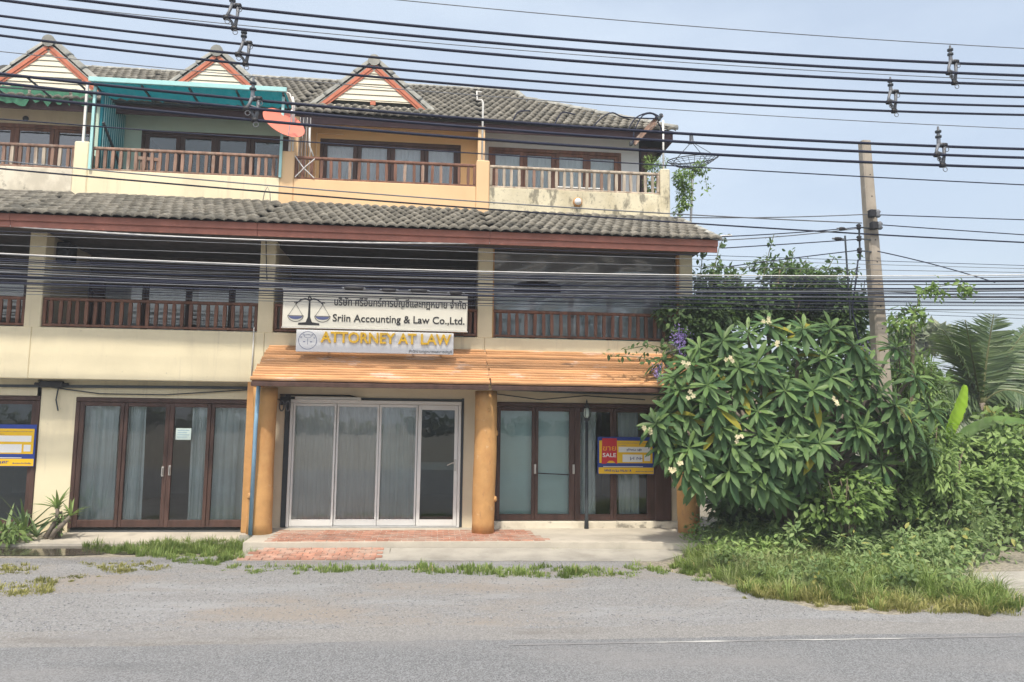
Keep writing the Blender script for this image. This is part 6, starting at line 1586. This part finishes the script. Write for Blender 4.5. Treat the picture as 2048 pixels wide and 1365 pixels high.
# weedy ground cover
def weeds(name, poly_px, n, hmax, size, mat, label, seed, tpl=T_OVAL, z=0.0):
    gg = np.random.default_rng(seed); p = [(gp(x, y, z).x, gp(x, y, z).y) for (x, y) in poly_px]; a = np.array(p)
    x = gg.uniform(a[:, 0].min(), a[:, 0].max(), n*3); y = gg.uniform(a[:, 1].min(), a[:, 1].max(), n*3); ok = inpoly(x, y, p); x = x[ok][:n]; y = y[ok][:n]; k = len(x)
    hh = np.array([1.5*(.62+.38*wob(xx*1.1+3*wob(yy, .7, 5), 1, seed)*.9 + .12*wob(xx*3.1+yy*2.3, 1, seed+1)) for xx, yy in zip(x, y)])*hmax
    hh = np.abs(hh); zz = z + hh*(.15+.85*gg.random(k)**.45)
    D = unit(np.stack([gg.normal(size=k), gg.normal(size=k)-.3, gg.normal(size=k)*.4-.1], -1)); N = unit(np.stack([gg.normal(size=k)*.4, gg.normal(size=k)*.4-.2, np.ones(k)], -1))
    o = mass(name, None, [leaves(np.stack([x, y, zz], -1), D, N, size*gg.uniform(.5, 1.25, k), tpl)], MT[mat]); return tag(o, label, 'weeds', kind='stuff')
def mounds(name, poly_px, n, rlo, rhi, hlo, hhi, size, mat, label, seed, per=150):
    gg = np.random.default_rng(seed); p = [tuple(gp(x, y))[:2] for (x, y) in poly_px]; a = np.array(p); VF = []; k = 0
    while k < n:
        x, y = gg.uniform(a[:, 0].min(), a[:, 0].max()), gg.uniform(a[:, 1].min(), a[:, 1].max())
        if not inpoly(np.array([x]), np.array([y]), p)[0]: continue
        r, h = gg.uniform(rlo, rhi), gg.uniform(hlo, hhi)
        VF.append(bush_leaves((x, y, h*.45), (r, r, h*.75), int(per*gg.uniform(.6, 1.3)), size*gg.uniform(.7, 1.2), (T_OVAL, T_NARROW)[k % 3 == 0], seed*100+k, 5, .2)); k += 1
    return tag(mass(name, None, VF, MT[mat]), label, 'weeds', kind='stuff')
mounds('weeds', [(1385, 1085), (1480, 1066), (1620, 1062), (1760, 1075), (1880, 1100), (1960, 1140), (1800, 1165), (1650, 1150), (1500, 1120), (1400, 1110)], 115, .22, .45, .25, .60, .105, 'leaf_weed', 'pale green weeds spreading under the frangipani', 81)
mounds('weeds', [(1650, 1070), (1800, 1052), (1960, 1055), (2090, 1065), (2110, 1120), (1960, 1130), (1780, 1110)], 46, .35, .60, .5, 1.05, .115, 'leaf_weed', 'low thick weed hedge at the picture edge beyond the pole', 82, 230)
mounds('weeds', [(1380, 1100), (1450, 1085), (1560, 1080), (1640, 1100), (1560, 1150), (1440, 1140)], 60, .18, .32, .2, .5, .10, 'leaf_bright', 'mixed bright weeds near the last orange column', 84, 110)
mounds('weeds', [(1400, 1135), (1520, 1130), (1700, 1150), (1900, 1170), (1980, 1195), (1850, 1195), (1650, 1185), (1480, 1160)], 75, .10, .26, .12, .36, .085, 'leaf_weed', 'small broad-leaved weeds scattered through the roadside grass', 85, 60)
mounds('weeds', [(1720, 1060), (1860, 1045), (2100, 1050), (2110, 1085), (1900, 1085)], 24, .4, .65, .8, 1.35, .12, 'leaf_bright', 'taller pale weeds heaped behind the roadside grass', 83, 240)
# low wood far across the fields on the other side of the road (mirrored in the door glass)
VF = []
for i in range(26):
    x = -75+6*i+rng.uniform(-2, 2); h = rng.uniform(1.6, 4.2); VF.append(bush_leaves((x, -92+rng.uniform(-6, 6), h*.55), (rng.uniform(3, 6), 3, h*.75), 150, 1.5, T_OVAL, 4000+i, 6))
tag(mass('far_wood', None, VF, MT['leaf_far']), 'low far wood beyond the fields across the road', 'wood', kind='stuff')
# concrete culvert edge by the road at the right
struct('culvert_slab', MB().slab([(6.0, 9.6, .05), (9.5, 9.8, .05), (9.5, 10.9, .05), (7.0, 10.7, .05)], .08), MT['concrete'], 'flat concrete culvert slab among the weeds')

# ================================================================== HAZE
mt = bpy.data.materials.new('haze_air'); mt.use_nodes = True
nt = mt.node_tree; nt.nodes.clear()
ou = nt.nodes.new('ShaderNodeOutputMaterial'); pvn = nt.nodes.new('ShaderNodeVolumePrincipled')
pvn.inputs['Color'].default_value = (.88, .93, 1.0, 1); pvn.inputs['Density'].default_value = .0021; pvn.inputs['Anisotropy'].default_value = .1
nt.links.new(pvn.outputs['Volume'], ou.inputs['Volume'])
tag(MB().box(-899, 899, -899, 1499, -1.0, 12.5).build('haze', mt), 'thin pale haze in the air over the whole place', 'haze', kind='stuff')
